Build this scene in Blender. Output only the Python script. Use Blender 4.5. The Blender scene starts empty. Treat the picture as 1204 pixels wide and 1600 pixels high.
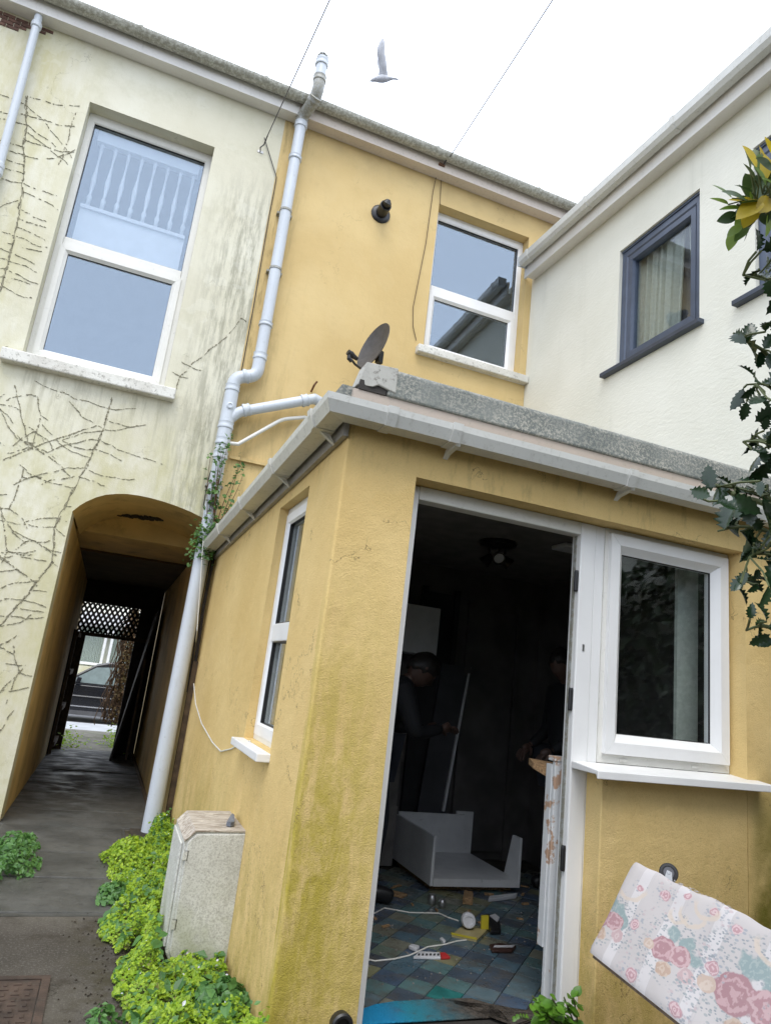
import bpy, bmesh, math, random
from mathutils import Vector, Matrix
from mathutils import noise as MN
R_ = random.Random(7)
PI = math.pi
C = bpy.context.scene.collection
SC = bpy.context.scene

# ---------------------------------------------------------------- camera
YAW, PITCH, ROLL, FPX = 0.342703, 0.245608, 0.118777, 1064.16
HC = 1.25
def cam_axes():
    cy, sy, cp, sp = math.cos(YAW), math.sin(YAW), math.cos(PITCH), math.sin(PITCH)
    F = Vector((sy*cp, cy*cp, sp)); R0 = Vector((cy, -sy, 0)); U0 = R0.cross(F)
    R = R0*math.cos(ROLL) + U0*math.sin(ROLL)
    return R, R.cross(F), F
CR, CU, CF = cam_axes()
cd = bpy.data.cameras.new('camera'); cam = bpy.data.objects.new('camera', cd); C.objects.link(cam)
m = Matrix((CR, CU, -CF)).transposed().to_4x4(); m.translation = Vector((0, 0, HC))
cam.matrix_world = m
cd.sensor_fit = 'VERTICAL'; cd.sensor_height = 24; cd.lens = FPX/1600*24
cd.clip_start = .05; cd.clip_end = 2000
SC.camera = cam

# ---------------------------------------------------------------- overcast sky, weak soft sun
SUN_EL, SUN_AZ = math.radians(60), math.radians(203)      # azimuth clockwise from +Y
w = bpy.data.worlds.new('World'); SC.world = w; w.use_nodes = True
nt = w.node_tree; bg = nt.nodes['Background']
sky = nt.nodes.new('ShaderNodeTexSky'); sky.sky_type = 'NISHITA'; sky.sun_disc = False
sky.sun_elevation = SUN_EL; sky.sun_rotation = SUN_AZ
sc_ = nt.nodes.new('ShaderNodeVectorMath'); sc_.operation = 'SCALE'; sc_.inputs['Scale'].default_value = 0.10
nt.links.new(sky.outputs[0], sc_.inputs[0])
mx = nt.nodes.new('ShaderNodeMix'); mx.data_type = 'RGBA'; mx.inputs['Factor'].default_value = 0.88
mx.inputs['B'].default_value = (0.97, 1.05, 1.21, 1)       # cloud layer
nt.links.new(sc_.outputs[0], mx.inputs['A']); nt.links.new(mx.outputs['Result'], bg.inputs['Color'])
bg.inputs['Strength'].default_value = 1.0
sl = bpy.data.lights.new('sun', 'SUN'); sl.energy = 1.0; sl.angle = math.radians(34); sl.color = (1, .96, .9)
so = bpy.data.objects.new('sun', sl); C.objects.link(so)
sd = Vector((math.sin(SUN_AZ)*math.cos(SUN_EL), math.cos(SUN_AZ)*math.cos(SUN_EL), math.sin(SUN_EL)))
so.location = sd*30; so.rotation_euler = sd.to_track_quat('Z', 'Y').to_euler()
SC.view_settings.view_transform = 'Standard'; SC.view_settings.look = 'None'
SC.view_settings.exposure = 1.05; SC.view_settings.gamma = 1

# ---------------------------------------------------------------- photograph pixel -> point on a known plane
def ray(x, y): return CR*((x-602)/FPX) - CU*((y-800)/FPX) + CF
def on_y(x, y, Y): d = ray(x, y); q = d*(Y/d.y); return Vector((q.x, q.y, q.z+HC))
def on_x(x, y, X): d = ray(x, y); q = d*(X/d.x); return Vector((q.x, q.y, q.z+HC))
def on_z(x, y, Z): d = ray(x, y); q = d*((Z-HC)/d.z); return Vector((q.x, q.y, q.z+HC))
def at(x, y, dist): return ray(x, y).normalized()*dist + Vector((0, 0, HC))

# ---------------------------------------------------------------- materials
class G:
    def __init__(s, name, rough=.6, metal=0., spec=.5):
        s.m = bpy.data.materials.new(name); s.m.use_nodes = True; s.nt = s.m.node_tree
        s.b = s.nt.nodes['Principled BSDF']; s.b.inputs['Roughness'].default_value = rough
        s.b.inputs['Metallic'].default_value = metal; s.b.inputs['Specular IOR Level'].default_value = spec
        s.geo = s.nt.nodes.new('ShaderNodeNewGeometry'); s.P = s.geo.outputs['Position']
    def n(s, t, **k):
        o = s.nt.nodes.new(t)
        for a, v in k.items(): setattr(o, a, v)
        return o
    def put(s, sock, v):
        if hasattr(v, 'links') or isinstance(v, bpy.types.NodeSocket): s.nt.links.new(v, sock)
        else: sock.default_value = v
    def sc(s, v):
        o = s.n('ShaderNodeVectorMath', operation='MULTIPLY'); s.put(o.inputs[0], s.P); o.inputs[1].default_value = v; return o.outputs[0]
    def obj(s): return s.n('ShaderNodeTexCoord').outputs['Object']
    def noise(s, scale, detail=4, rough=.55, vec=None, dist=0.):
        o = s.n('ShaderNodeTexNoise'); s.put(o.inputs['Vector'], vec if vec is not None else s.P)
        o.inputs['Scale'].default_value = scale; o.inputs['Detail'].default_value = detail
        o.inputs['Roughness'].default_value = rough; o.inputs['Distortion'].default_value = dist
        return o.outputs['Fac']
    def voro(s, scale, vec=None, feat='F1'):
        o = s.n('ShaderNodeTexVoronoi', feature=feat); s.put(o.inputs['Vector'], vec if vec is not None else s.P)
        o.inputs['Scale'].default_value = scale; return o.outputs['Distance']
    def ramp(s, f, a, b, lo=0., hi=1.):
        o = s.n('ShaderNodeMapRange', interpolation_type='SMOOTHSTEP'); s.put(o.inputs['Value'], f)
        for i, v in zip(('From Min', 'From Max', 'To Min', 'To Max'), (a, b, lo, hi)): o.inputs[i].default_value = v
        return o.outputs['Result']
    def math(s, op, a, b=0.):
        o = s.n('ShaderNodeMath', operation=op); s.put(o.inputs[0], a); s.put(o.inputs[1], b); return o.outputs[0]
    def mul(s, a, b): return s.math('MULTIPLY', a, b)
    def xyz(s):
        o = s.n('ShaderNodeSeparateXYZ'); s.put(o.inputs[0], s.P); return o.outputs[0], o.outputs[1], o.outputs[2]
    def mix(s, f, a, b):
        o = s.n('ShaderNodeMix', data_type='RGBA'); s.put(o.inputs['Factor'], f)
        for k, v in (('A', a), ('B', b)):
            if isinstance(v, tuple) and len(v) == 3: v = (*v, 1)
            s.put(o.inputs[k], v)
        return o.outputs['Result']
    def col(s, v):
        if isinstance(v, tuple) and len(v) == 3: v = (*v, 1)
        s.put(s.b.inputs['Base Color'], v); return s
    def bump(s, h, st=.2, d=.01):
        o = s.n('ShaderNodeBump'); o.inputs['Strength'].default_value = st; o.inputs['Distance'].default_value = d
        s.put(o.inputs['Height'], h); s.put(s.b.inputs['Normal'], o.outputs[0]); return s
    def rnd(s): return s.n('ShaderNodeObjectInfo').outputs['Random']

def plain(name, c, rough=.5, var=.12, scale=8., bump=0., bscale=60., metal=0., dirt=None, dcol=(.08, .075, .06), spec=.5):
    g = G(name, rough, metal, spec)
    dark = tuple(x*(1-2*var) for x in c)
    k = g.mix(g.ramp(g.noise(scale, 5), .3, .7), dark, c)
    if dirt: k = g.mix(g.ramp(g.noise(dirt[0], 8, .7), dirt[1], dirt[2], 0, dirt[3]), k, dcol)
    g.col(k)
    if bump: g.bump(g.noise(bscale, 4), bump, .004)
    return g.m

MAT = {}
def cracks(g, k, col, w=.0022, st=.75, sc=1.1, lo=.56):
    """hairline cracks: contour lines of a noise, broken up by another"""
    d = g.math('ABSOLUTE', g.math('SUBTRACT', g.noise(sc, 9, .6), .5))
    return g.mix(g.mul(g.mul(g.ramp(d, w, w*.3), g.ramp(g.noise(sc*1.7+.31, 3), lo, lo+.05)), st), k, col)
def yellow_paint(name, ext):
    g = G(name, .78, spec=.25); x, y, z = g.xyz()
    k = g.mix(g.ramp(g.noise(1.3, 6), .3, .72), (.65, .462, .185), (.75, .558, .25))
    k = g.mix(g.ramp(g.noise(7, 9, .75), .52, .72, 0, .32), k, (.53, .375, .155))
    k = g.mix(g.ramp(g.noise(2.2, 3), .58, .60, 0, .10), k, (.74, .58, .30))        # touched-up patches
    k = g.mix(g.ramp(g.noise(1, 7, .7, g.sc((11, 11, .8))), .56, .74, 0, .10 if ext else .22), k, (.44, .315, .13))
    if ext:
        fr = g.math('LESS_THAN', y, 2.60)                # front face only
        low = g.ramp(z, 1.95, .45)
        pier = g.mul(g.mul(g.ramp(x, 1.10, .80, .40, 1), low), g.mul(fr, g.math('LESS_THAN', x, 1.1)))
        a1 = g.mul(pier, g.ramp(g.noise(1, 10, .76, g.sc((11, 11, 3.2)), .4), .32, .60))
        foot = g.mul(g.ramp(z, .95, .0), g.ramp(g.noise(1, 9, .74, g.sc((7, 7, 3.0)), .3), .36, .64))
        right = g.mul(g.mul(g.ramp(x, 2.84, 2.95), fr), g.ramp(z, 1.25, .55))
        k = g.mix(g.mul(a1, .92), k, (.40, .325, .035))
        k = g.mix(g.mul(foot, .70), k, (.37, .285, .06))
        k = g.mix(g.mul(right, g.ramp(g.noise(5, 6), .25, .6)), k, (.15, .135, .015))
        gr = g.mul(g.ramp(z, 1.25, .05), g.ramp(g.noise(60, 10, .8), .53, .63))
        k = g.mix(g.mul(gr, g.ramp(g.noise(4, 4), .38, .6, .05, .75)), k, (.12, .095, .03))
        k = g.mix(g.mul(g.ramp(z, 2.0, 2.22), g.ramp(g.noise(1, 7, .7, g.sc((16, 16, 4))), .52, .68, 0, .45)), k, (.25, .19, .08))
        k = cracks(g, k, (.13, .09, .04), .0020, .8, 1.3, .53)
        k = g.mix(g.ramp(g.noise(34, 2), .80, .82, 0, .8), k, (.30, .22, .11))       # little chips
        sp = g.voro(210)
        k = g.mix(g.ramp(g.noise(170, 4, .7), .50, .70, 0, .22), k, (.36, .26, .11))
        h = g.math('ADD', g.mul(g.noise(150, 6, .65), g.ramp(g.noise(5, 3), .3, .7, .5, 1.3)), g.math('ADD', g.mul(g.noise(13, 6, .6), 2.2), g.mul(sp, -.35)))
    else:
        k = g.mix(g.mul(g.ramp(z, 6.3, 6.75), g.ramp(g.noise(3, 6), .3, .7, .05, .55)), k, (.36, .26, .12))
        k = g.mix(g.mul(g.ramp(x, .98, .62), g.ramp(g.noise(1, 9, .72, g.sc((14, 14, 2.2))), .47, .63, 0, .65)), k, (.30, .22, .07))
        k = g.mix(g.mul(g.ramp(z, 4.3, 3.6), g.ramp(g.noise(1, 8, .7, g.sc((9, 9, 1.6))), .46, .66, 0, .5)), k, (.40, .29, .11))
        k = cracks(g, k, (.25, .17, .07), .0016, .6, .9, .55)
        k = g.mix(g.ramp(g.noise(29, 2), .80, .815, 0, .7), k, (.28, .2, .1))
        h = g.math('ADD', g.mul(g.noise(95, 5, .6), .7), g.mul(g.noise(9, 5), 2.0))
    if not ext: k = g.mix(.27, k, (.34, .275, .17))          # same paint, darkened on the house to offset its stronger skylight
    g.col(k); g.bump(h, .5 if ext else .32, .006)
    return g.m
MAT['yellow_ext'] = yellow_paint('yellow_paint_extension', True)
MAT['yellow'] = yellow_paint('yellow_paint_house', False)

def cream_paint():
    g = G('cream_paint', .82, spec=.25); x, y, z = g.xyz()
    k = g.mix(g.ramp(g.noise(.9, 6), .3, .7), (.60, .57, .44), (.70, .68, .56))
    k = g.mix(g.ramp(g.noise(3.1, 9, .72), .48, .70, 0, .40), k, (.50, .48, .34))
    gl = g.mul(g.ramp(x, -.9, -1.7), g.ramp(g.noise(1, 9, .7, g.sc((5, 5, 1.5))), .36, .64))
    k = g.mix(g.mul(gl, .62), k, (.47, .43, .20))
    lo = g.mul(g.ramp(z, 3.5, 2.7), g.ramp(g.noise(1, 9, .7, g.sc((4, 4, 1.8))), .36, .64))
    k = g.mix(g.mul(lo, .60), k, (.47, .44, .21))
    gd = g.mul(g.mul(g.ramp(x, -.12, .40), g.ramp(z, 6.2, 5.3)), g.ramp(g.noise(1, 10, .76, g.sc((16, 16, 2.0))), .43, .60))
    k = g.mix(g.mul(gd, .70), k, (.26, .25, .185))
    sl_ = g.mul(g.mul(g.ramp(z, 3.44, 3.40), g.ramp(z, 2.7, 3.3)), g.ramp(g.noise(1, 8, .7, g.sc((14, 14, 1.4))), .46, .64))
    k = g.mix(g.mul(sl_, .5), k, (.34, .32, .22))                    # drips under the sill
    k = g.mix(g.ramp(g.noise(46, 9, .8), .60, .72, 0, .45), k, (.30, .285, .20))
    k = g.mix(g.ramp(g.noise(2.6, 4), .60, .615, 0, .16), k, (.74, .73, .64))
    k = cracks(g, k, (.28, .26, .18), .0018, .6, .8, .52)
    g.col(k)
    g.bump(g.math('ADD', g.mul(g.noise(90, 5), .6), g.mul(g.noise(8, 5), 2.0)), .35, .007)
    return g.m
MAT['cream'] = cream_paint()

def pale_paint():
    g = G('pale_render', .8, spec=.3); x, y, z = g.xyz()
    k = g.mix(g.ramp(g.noise(1.1, 5), .3, .7), (.715, .705, .61), (.79, .78, .69))
    k = g.mix(g.ramp(g.noise(1, 6, .6, g.sc((5, 5, .5))), .55, .8, 0, .4), k, (.50, .50, .42))
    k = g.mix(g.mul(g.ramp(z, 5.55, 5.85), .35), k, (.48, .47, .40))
    g.col(k)
    h = g.math('ADD', g.mul(g.noise(1, 5, .62, g.sc((14, 14, 34)), .6), 1.6), g.mul(g.noise(70, 3), .5))
    g.bump(h, .30, .008)
    return g.m
MAT['pale'] = pale_paint()

def upvc(name, c, dirt, lo):
    g = G(name, .32)
    k = g.mix(g.ramp(g.noise(3, 5), .3, .7), tuple(v*.93 for v in c), c)
    k = g.mix(g.ramp(g.noise(34, 10, .8), lo, lo+.16, 0, dirt), k, (.23, .22, .17))
    k = g.mix(g.ramp(g.noise(1, 6, .7, g.sc((30, 30, 3))), .56, .8, 0, dirt*.8), k, (.35, .33, .26))
    g.col(k); g.put(g.b.inputs['Roughness'], g.ramp(g.noise(9, 5), .3, .7, .28, .5))
    return g.m
MAT['upvc'] = upvc('white_upvc', (.80, .80, .79), .16, .58)
MAT['upvc_old'] = upvc('aged_white_upvc', (.72, .71, .66), .35, .54)
MAT['gutter'] = upvc('dirty_gutter_plastic', (.60, .59, .53), .45, .50)
MAT['gutter_top'] = upvc('white_gutter_plastic', (.64, .64, .60), .42, .52)
MAT['gutter_lichen'] = upvc('lichen_gutter', (.52, .52, .45), .85, .40)
MAT['fascia'] = upvc('white_fascia', (.74, .72, .68), .35, .55)
MAT['fascia_pink'] = upvc('painted_timber_fascia', (.66, .585, .51), .45, .52)
MAT['fascia_brown'] = upvc('stained_fascia', (.46, .385, .32), .4, .52)
MAT['soil'] = upvc('grey_soil_pipe', (.54, .58, .62), .50, .55)
MAT['soil_dirty'] = upvc('mossy_soil_pipe', (.38, .39, .38), .9, .40)
MAT['blue_frame'] = plain('blue_grey_upvc', (.070, .092, .140), .35, .1)
MAT['blue_sill'] = plain('dark_blue_sill', (.045, .058, .085), .35, .1)
MAT['black'] = plain('black_plastic', (.015, .015, .016), .4)
MAT['wire_grey'] = plain('grey_wire', (.10, .10, .105), .5)
MAT['rubber'] = plain('black_rubber', (.02, .02, .022), .6)
MAT['white_paint'] = plain('white_gloss_paint', (.74, .74, .73), .4, .06, dirt=(30, .62, .75, .5))
MAT['dim_white'] = plain('mirrored_white', (.42, .44, .47), .5, .06)  # greyed white for the balustrade that imitates a reflection
MAT['dark_gap'] = plain('dark_timber', (.035, .03, .026), .8)
MAT['steel'] = plain('galvanised_steel', (.55, .55, .55), .35, .15, metal=.9)
MAT['rust'] = plain('rusty_iron', (.20, .09, .04), .85, .3, 30, .5, 80)

def stone_sill():
    g = G('painted_stone_sill', .8)
    k = g.mix(g.ramp(g.noise(5, 6), .3, .7), (.58, .56, .50), (.70, .69, .63))
    k = g.mix(g.ramp(g.noise(38, 9, .75), .54, .62, 0, .8), k, (.27, .26, .22))
    g.col(k); g.bump(g.noise(45, 6, .7), .5, .006); return g.m
MAT['sill'] = stone_sill()

def kerb_felt():
    g = G('mossy_roof_kerb', .9, spec=.2)
    k = g.mix(g.ramp(g.noise(4, 5), .35, .65), (.145, .160, .150), (.215, .228, .212))
    v = g.noise(75, 9, .8)
    patch = g.ramp(g.noise(3.2, 4), .30, .62)
    k = g.mix(g.mul(g.ramp(v, .47, .56), g.math('ADD', g.mul(patch, .8), .15)), k, (.44, .42, .36))
    k = g.mix(g.ramp(g.noise(120, 6, .7), .58, .68, 0, .7), k, (.055, .06, .05))
    g.col(k); g.bump(v, .5, .008); return g.m
MAT['kerb'] = kerb_felt()
def lead_cap():
    g = G('worn_grey_cap', .8)
    k = g.mix(g.ramp(g.noise(6, 6), .3, .7), (.33, .325, .29), (.44, .43, .39))
    k = g.mix(g.ramp(g.noise(40, 8, .75), .53, .63, 0, .75), k, (.13, .12, .10))
    g.col(k); g.bump(g.noise(40, 5), .3, .005); return g.m
MAT['cap'] = lead_cap()

def glass(name, tint, refl=1.0, ior=1.6):
    mt = bpy.data.materials.new(name); mt.use_nodes = True; t = mt.node_tree
    t.nodes.remove(t.nodes['Principled BSDF']); out = t.nodes['Material Output']
    tr = t.nodes.new('ShaderNodeBsdfTransparent'); tr.inputs[0].default_value = (*tint, 1)
    gl = t.nodes.new('ShaderNodeBsdfGlossy'); gl.inputs['Roughness'].default_value = .015; gl.inputs[0].default_value = refl
    # Schlick reflectance, the same from both sides of the sheet
    gg = t.nodes.new('ShaderNodeNewGeometry'); dt = t.nodes.new('ShaderNodeVectorMath'); dt.operation = 'DOT_PRODUCT'
    t.links.new(gg.outputs['Incoming'], dt.inputs[0]); t.links.new(gg.outputs['Normal'], dt.inputs[1])
    def mth(op, a, b=None):
        o = t.nodes.new('ShaderNodeMath'); o.operation = op
        for i, v in enumerate((a, b)):
            if v is None: continue
            if isinstance(v, (int, float)): o.inputs[i].default_value = v
            else: t.links.new(v, o.inputs[i])
        return o.outputs[0]
    f0 = ((ior-1)/(ior+1))**2
    frf = mth('ADD', mth('MULTIPLY', mth('POWER', mth('SUBTRACT', 1., mth('ABSOLUTE', dt.outputs['Value'])), 5.), 1-f0), f0)
    mi = t.nodes.new('ShaderNodeMixShader')
    # double glazing is never quite flat
    ns = t.nodes.new('ShaderNodeTexNoise'); ns.inputs['Scale'].default_value = 1.6; ns.inputs['Detail'].default_value = 1
    ge = t.nodes.new('ShaderNodeNewGeometry'); t.links.new(ge.outputs['Position'], ns.inputs['Vector'])
    bu = t.nodes.new('ShaderNodeBump'); bu.inputs['Strength'].default_value = .10; bu.inputs['Distance'].default_value = .02
    t.links.new(ns.outputs['Fac'], bu.inputs['Height']); t.links.new(bu.outputs[0], gl.inputs['Normal'])
    t.links.new(frf, mi.inputs[0]); t.links.new(tr.outputs[0], mi.inputs[1]); t.links.new(gl.outputs[0], mi.inputs[2])
    t.links.new(mi.outputs[0], out.inputs[0]); return mt
MAT['glass'] = glass('window_glass', (.92, .94, .94), (.9, .96, 1, 1), 1.60)
MAT['glass_sky'] = glass('window_glass_clear', (.93, .95, .96), (.76, .88, 1, 1), 2.36)

def concrete():
    g = G('courtyard_concrete', .9, spec=.25); x, y, z = g.xyz()
    k = g.mix(g.ramp(g.noise(1.6, 6), .3, .7), (.060, .052, .042), (.125, .112, .092))
    k = g.mix(g.ramp(g.noise(90, 10, .8), .5, .64, 0, .75), k, (.20, .185, .16))
    k = cracks(g, k, (.02, .018, .014), .003, .9, 1.6, .5)
    k = g.mix(g.ramp(g.noise(3.4, 8, .7), .5, .66, 0, .8), k, (.045, .036, .026))
    k = g.mix(g.mul(g.ramp(x, -.05, .35), g.ramp(g.noise(6, 7, .7), .42, .6)), k, (.05, .042, .018))
    g.col(k); g.bump(g.math('ADD', g.noise(110, 8, .75), g.noise(8, 5)), .8, .012); return g.m
MAT['concrete'] = concrete()
def slabs():
    g = G('alley_concrete', .7)
    k = g.mix(g.ramp(g.noise(3, 7), .3, .7), (.050, .050, .044), (.095, .094, .084))
    k = g.mix(g.ramp(g.noise(14, 8, .7), .52, .68, 0, .7), k, (.038, .037, .032))
    k = g.mix(g.ramp(g.noise(120, 9, .8), .52, .66, 0, .5), k, (.14, .135, .12))
    g.col(k); g.bump(g.noise(18, 6, .7), .5, .012); g.put(g.b.inputs['Roughness'], g.ramp(g.noise(4, 5), .35, .65, .38, .8)); return g.m
MAT['slab'] = slabs()
MAT['soil_ground'] = plain('dark_soil', (.05, .038, .024), .95, .3, 12, .8, 30)
MAT['asphalt'] = plain('worn_asphalt', (.20, .20, .205), .85, .1, 3, .3, 150)
MAT['paving'] = plain('pale_paving', (.42, .43, .44), .8, .1, 2, .2, 60)
MAT['path'] = plain('front_path', (.20, .185, .15), .9, .2, 4, .4, 40, dirt=(3, .5, .62, .6), dcol=(.06, .08, .02))
MAT['slate'] = plain('roof_slate', (.10, .105, .12), .7, .2, 6, .4, 20)
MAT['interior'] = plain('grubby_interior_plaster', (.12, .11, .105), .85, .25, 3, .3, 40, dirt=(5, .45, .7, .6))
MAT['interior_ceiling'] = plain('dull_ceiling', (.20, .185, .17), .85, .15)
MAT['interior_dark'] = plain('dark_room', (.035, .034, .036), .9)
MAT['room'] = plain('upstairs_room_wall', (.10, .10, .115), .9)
MAT['unit_white'] = plain('white_melamine', (.70, .70, .70), .35, .06, dirt=(20, .6, .75, .5))
MAT['unit_edge'] = plain('raw_chipboard', (.42, .26, .13), .9, .3, 90, .6, 120)
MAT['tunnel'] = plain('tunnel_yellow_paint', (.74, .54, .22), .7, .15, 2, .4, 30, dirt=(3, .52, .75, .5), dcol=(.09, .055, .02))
MAT['tunnel_dark'] = plain('tunnel_dark_brown', (.11, .075, .042), .85, .2, 3, .3, 30)
MAT['timber'] = plain('old_gate_timber', (.10, .065, .035), .8, .25, 18, .5, 60)
MAT['timber_dark'] = plain('blackened_gate_timber', (.03, .024, .02), .75, .2, 18, .4, 60)

def grp_box():
    g = G('weathered_meter_box', .65); x, y, z = g.xyz()
    k = g.mix(g.ramp(g.noise(5, 6), .3, .7), (.56, .56, .51), (.66, .66, .61))
    k = g.mix(g.ramp(g.noise(150, 9, .8), .47, .60, 0, .60), k, (.22, .21, .18))
    k = g.mix(g.mul(g.ramp(g.noise(45, 9, .78), .50, .60), g.ramp(g.noise(6, 3), .35, .6, .05, .35)), k, (.25, .24, .20))
    k = g.mix(g.ramp(g.noise(11, 8, .75), .50, .68, 0, .30), k, (.36, .35, .30))
    k = g.mix(g.mul(g.ramp(z, .40, .0), g.ramp(g.noise(7, 6), .4, .65, 0, .6)), k, (.30, .32, .17))
    k = g.mix(g.ramp(g.noise(1, 6, .7, g.sc((24, 24, 3))), .52, .72, 0, .35), k, (.30, .29, .25))
    g.col(k); g.bump(g.noise(70, 5), .25, .003); return g.m
MAT['box'] = grp_box()
def box_top():
    g = G('peeling_box_top', .8)
    k = g.mix(g.ramp(g.noise(1, 7, .7, g.sc((12, 90, 60)), 1.0), .42, .62), (.52, .47, .40), (.20, .155, .115))
    k = g.mix(g.ramp(g.noise(14, 5), .58, .68, 0, .8), k, (.60, .55, .46))
    g.col(k); g.bump(g.noise(60, 5), .5, .004); return g.m
MAT['box_top'] = box_top()

def leaf_mat(name, c1, c2, rough=.45, trans=.25, per='obj', spec=.5):
    g = G(name, rough, spec=spec)
    f = g.rnd() if per == 'obj' else g.geo.outputs['Random Per Island']
    k = g.mix(f, c1, c2); k = g.mix(g.ramp(g.noise(30, 3), .35, .65, 0, .25), k, tuple(v*.55 for v in c1))
    g.col(k)
    if trans:
        g.b.inputs['Transmission Weight'].default_value = 0
        tl = g.n('ShaderNodeBsdfTranslucent'); g.put(tl.inputs[0], k)
        mi = g.n('ShaderNodeMixShader'); mi.inputs[0].default_value = trans
        g.nt.links.new(g.b.outputs[0], mi.inputs[1]); g.nt.links.new(tl.outputs[0], mi.inputs[2])
        g.nt.links.new(mi.outputs[0], g.nt.nodes['Material Output'].inputs[0])
    return g.m
MAT['holly'] = leaf_mat('holly_leaf', (.012, .032, .012), (.028, .062, .022), .22, .05)
MAT['rose'] = leaf_mat('rose_leaf', (.09, .17, .02), (.20, .30, .03), .4, .35)
MAT['rose_dark'] = leaf_mat('rose_leaf_dark', (.03, .065, .015), (.06, .11, .02), .4, .25)
MAT['rose_yellow'] = leaf_mat('rose_leaf_yellow', (.50, .36, .02), (.60, .46, .03), .4, .35)
MAT['ground_leaf'] = leaf_mat('creeping_weed_leaf', (.17, .32, .015), (.42, .57, .035), .5, .35, 'isl')
MAT['weed_shade'] = leaf_mat('weed_undergrowth', (.06, .11, .015), (.26, .25, .06), .6, .3, 'isl')
MAT['weed_leaf'] = leaf_mat('dark_weed_leaf', (.06, .16, .04), (.12, .27, .06), .45, .3, 'isl')
MAT['door_leaf'] = leaf_mat('door_plant_leaf', (.09, .22, .02), (.16, .36, .03), .4, .3)
MAT['gutter_weed'] = leaf_mat('gutter_weed_leaf', (.05, .13, .03), (.12, .24, .04), .5, .25, 'isl')
MAT['stem_red'] = plain('reddish_stem', (.16, .07, .035), .7)
MAT['white_plastic'] = plain('white_plastic', (.62, .63, .66), .35)
MAT['bark'] = plain('grey_green_bark', (.10, .105, .075), .85, .25, 30, .6, 60)
MAT['twig'] = plain('green_twig', (.10, .12, .04), .7)
MAT['hedge_leaf'] = leaf_mat('garden_hedge_leaf', (.02, .045, .012), (.045, .085, .02), .5, .15, 'isl')
MAT['dead_vine'] = plain('dead_creeper_pads', (.33, .305, .21), .95, .3, 40)

# ---------------------------------------------------------------- mesh builder
BASE = {}
class Fr:
    """wall frame: u along the wall, v up, d out of the wall"""
    def __init__(s, O, U, N): s.O = Vector(O); s.U = Vector(U); s.N = Vector(N)
    def p(s, u, v, d=0.): return s.O + s.U*u + s.N*d + Vector((0, 0, v))
def FY(Y): return Fr((0, Y, 0), (1, 0, 0), (0, -1, 0))
def FX(X): return Fr((X, 0, 0), (0, 1, 0), (-1, 0, 0))
W = Fr((0, 0, 0), (1, 0, 0), (0, 1, 0))        # world box: u=x, d=y

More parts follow.
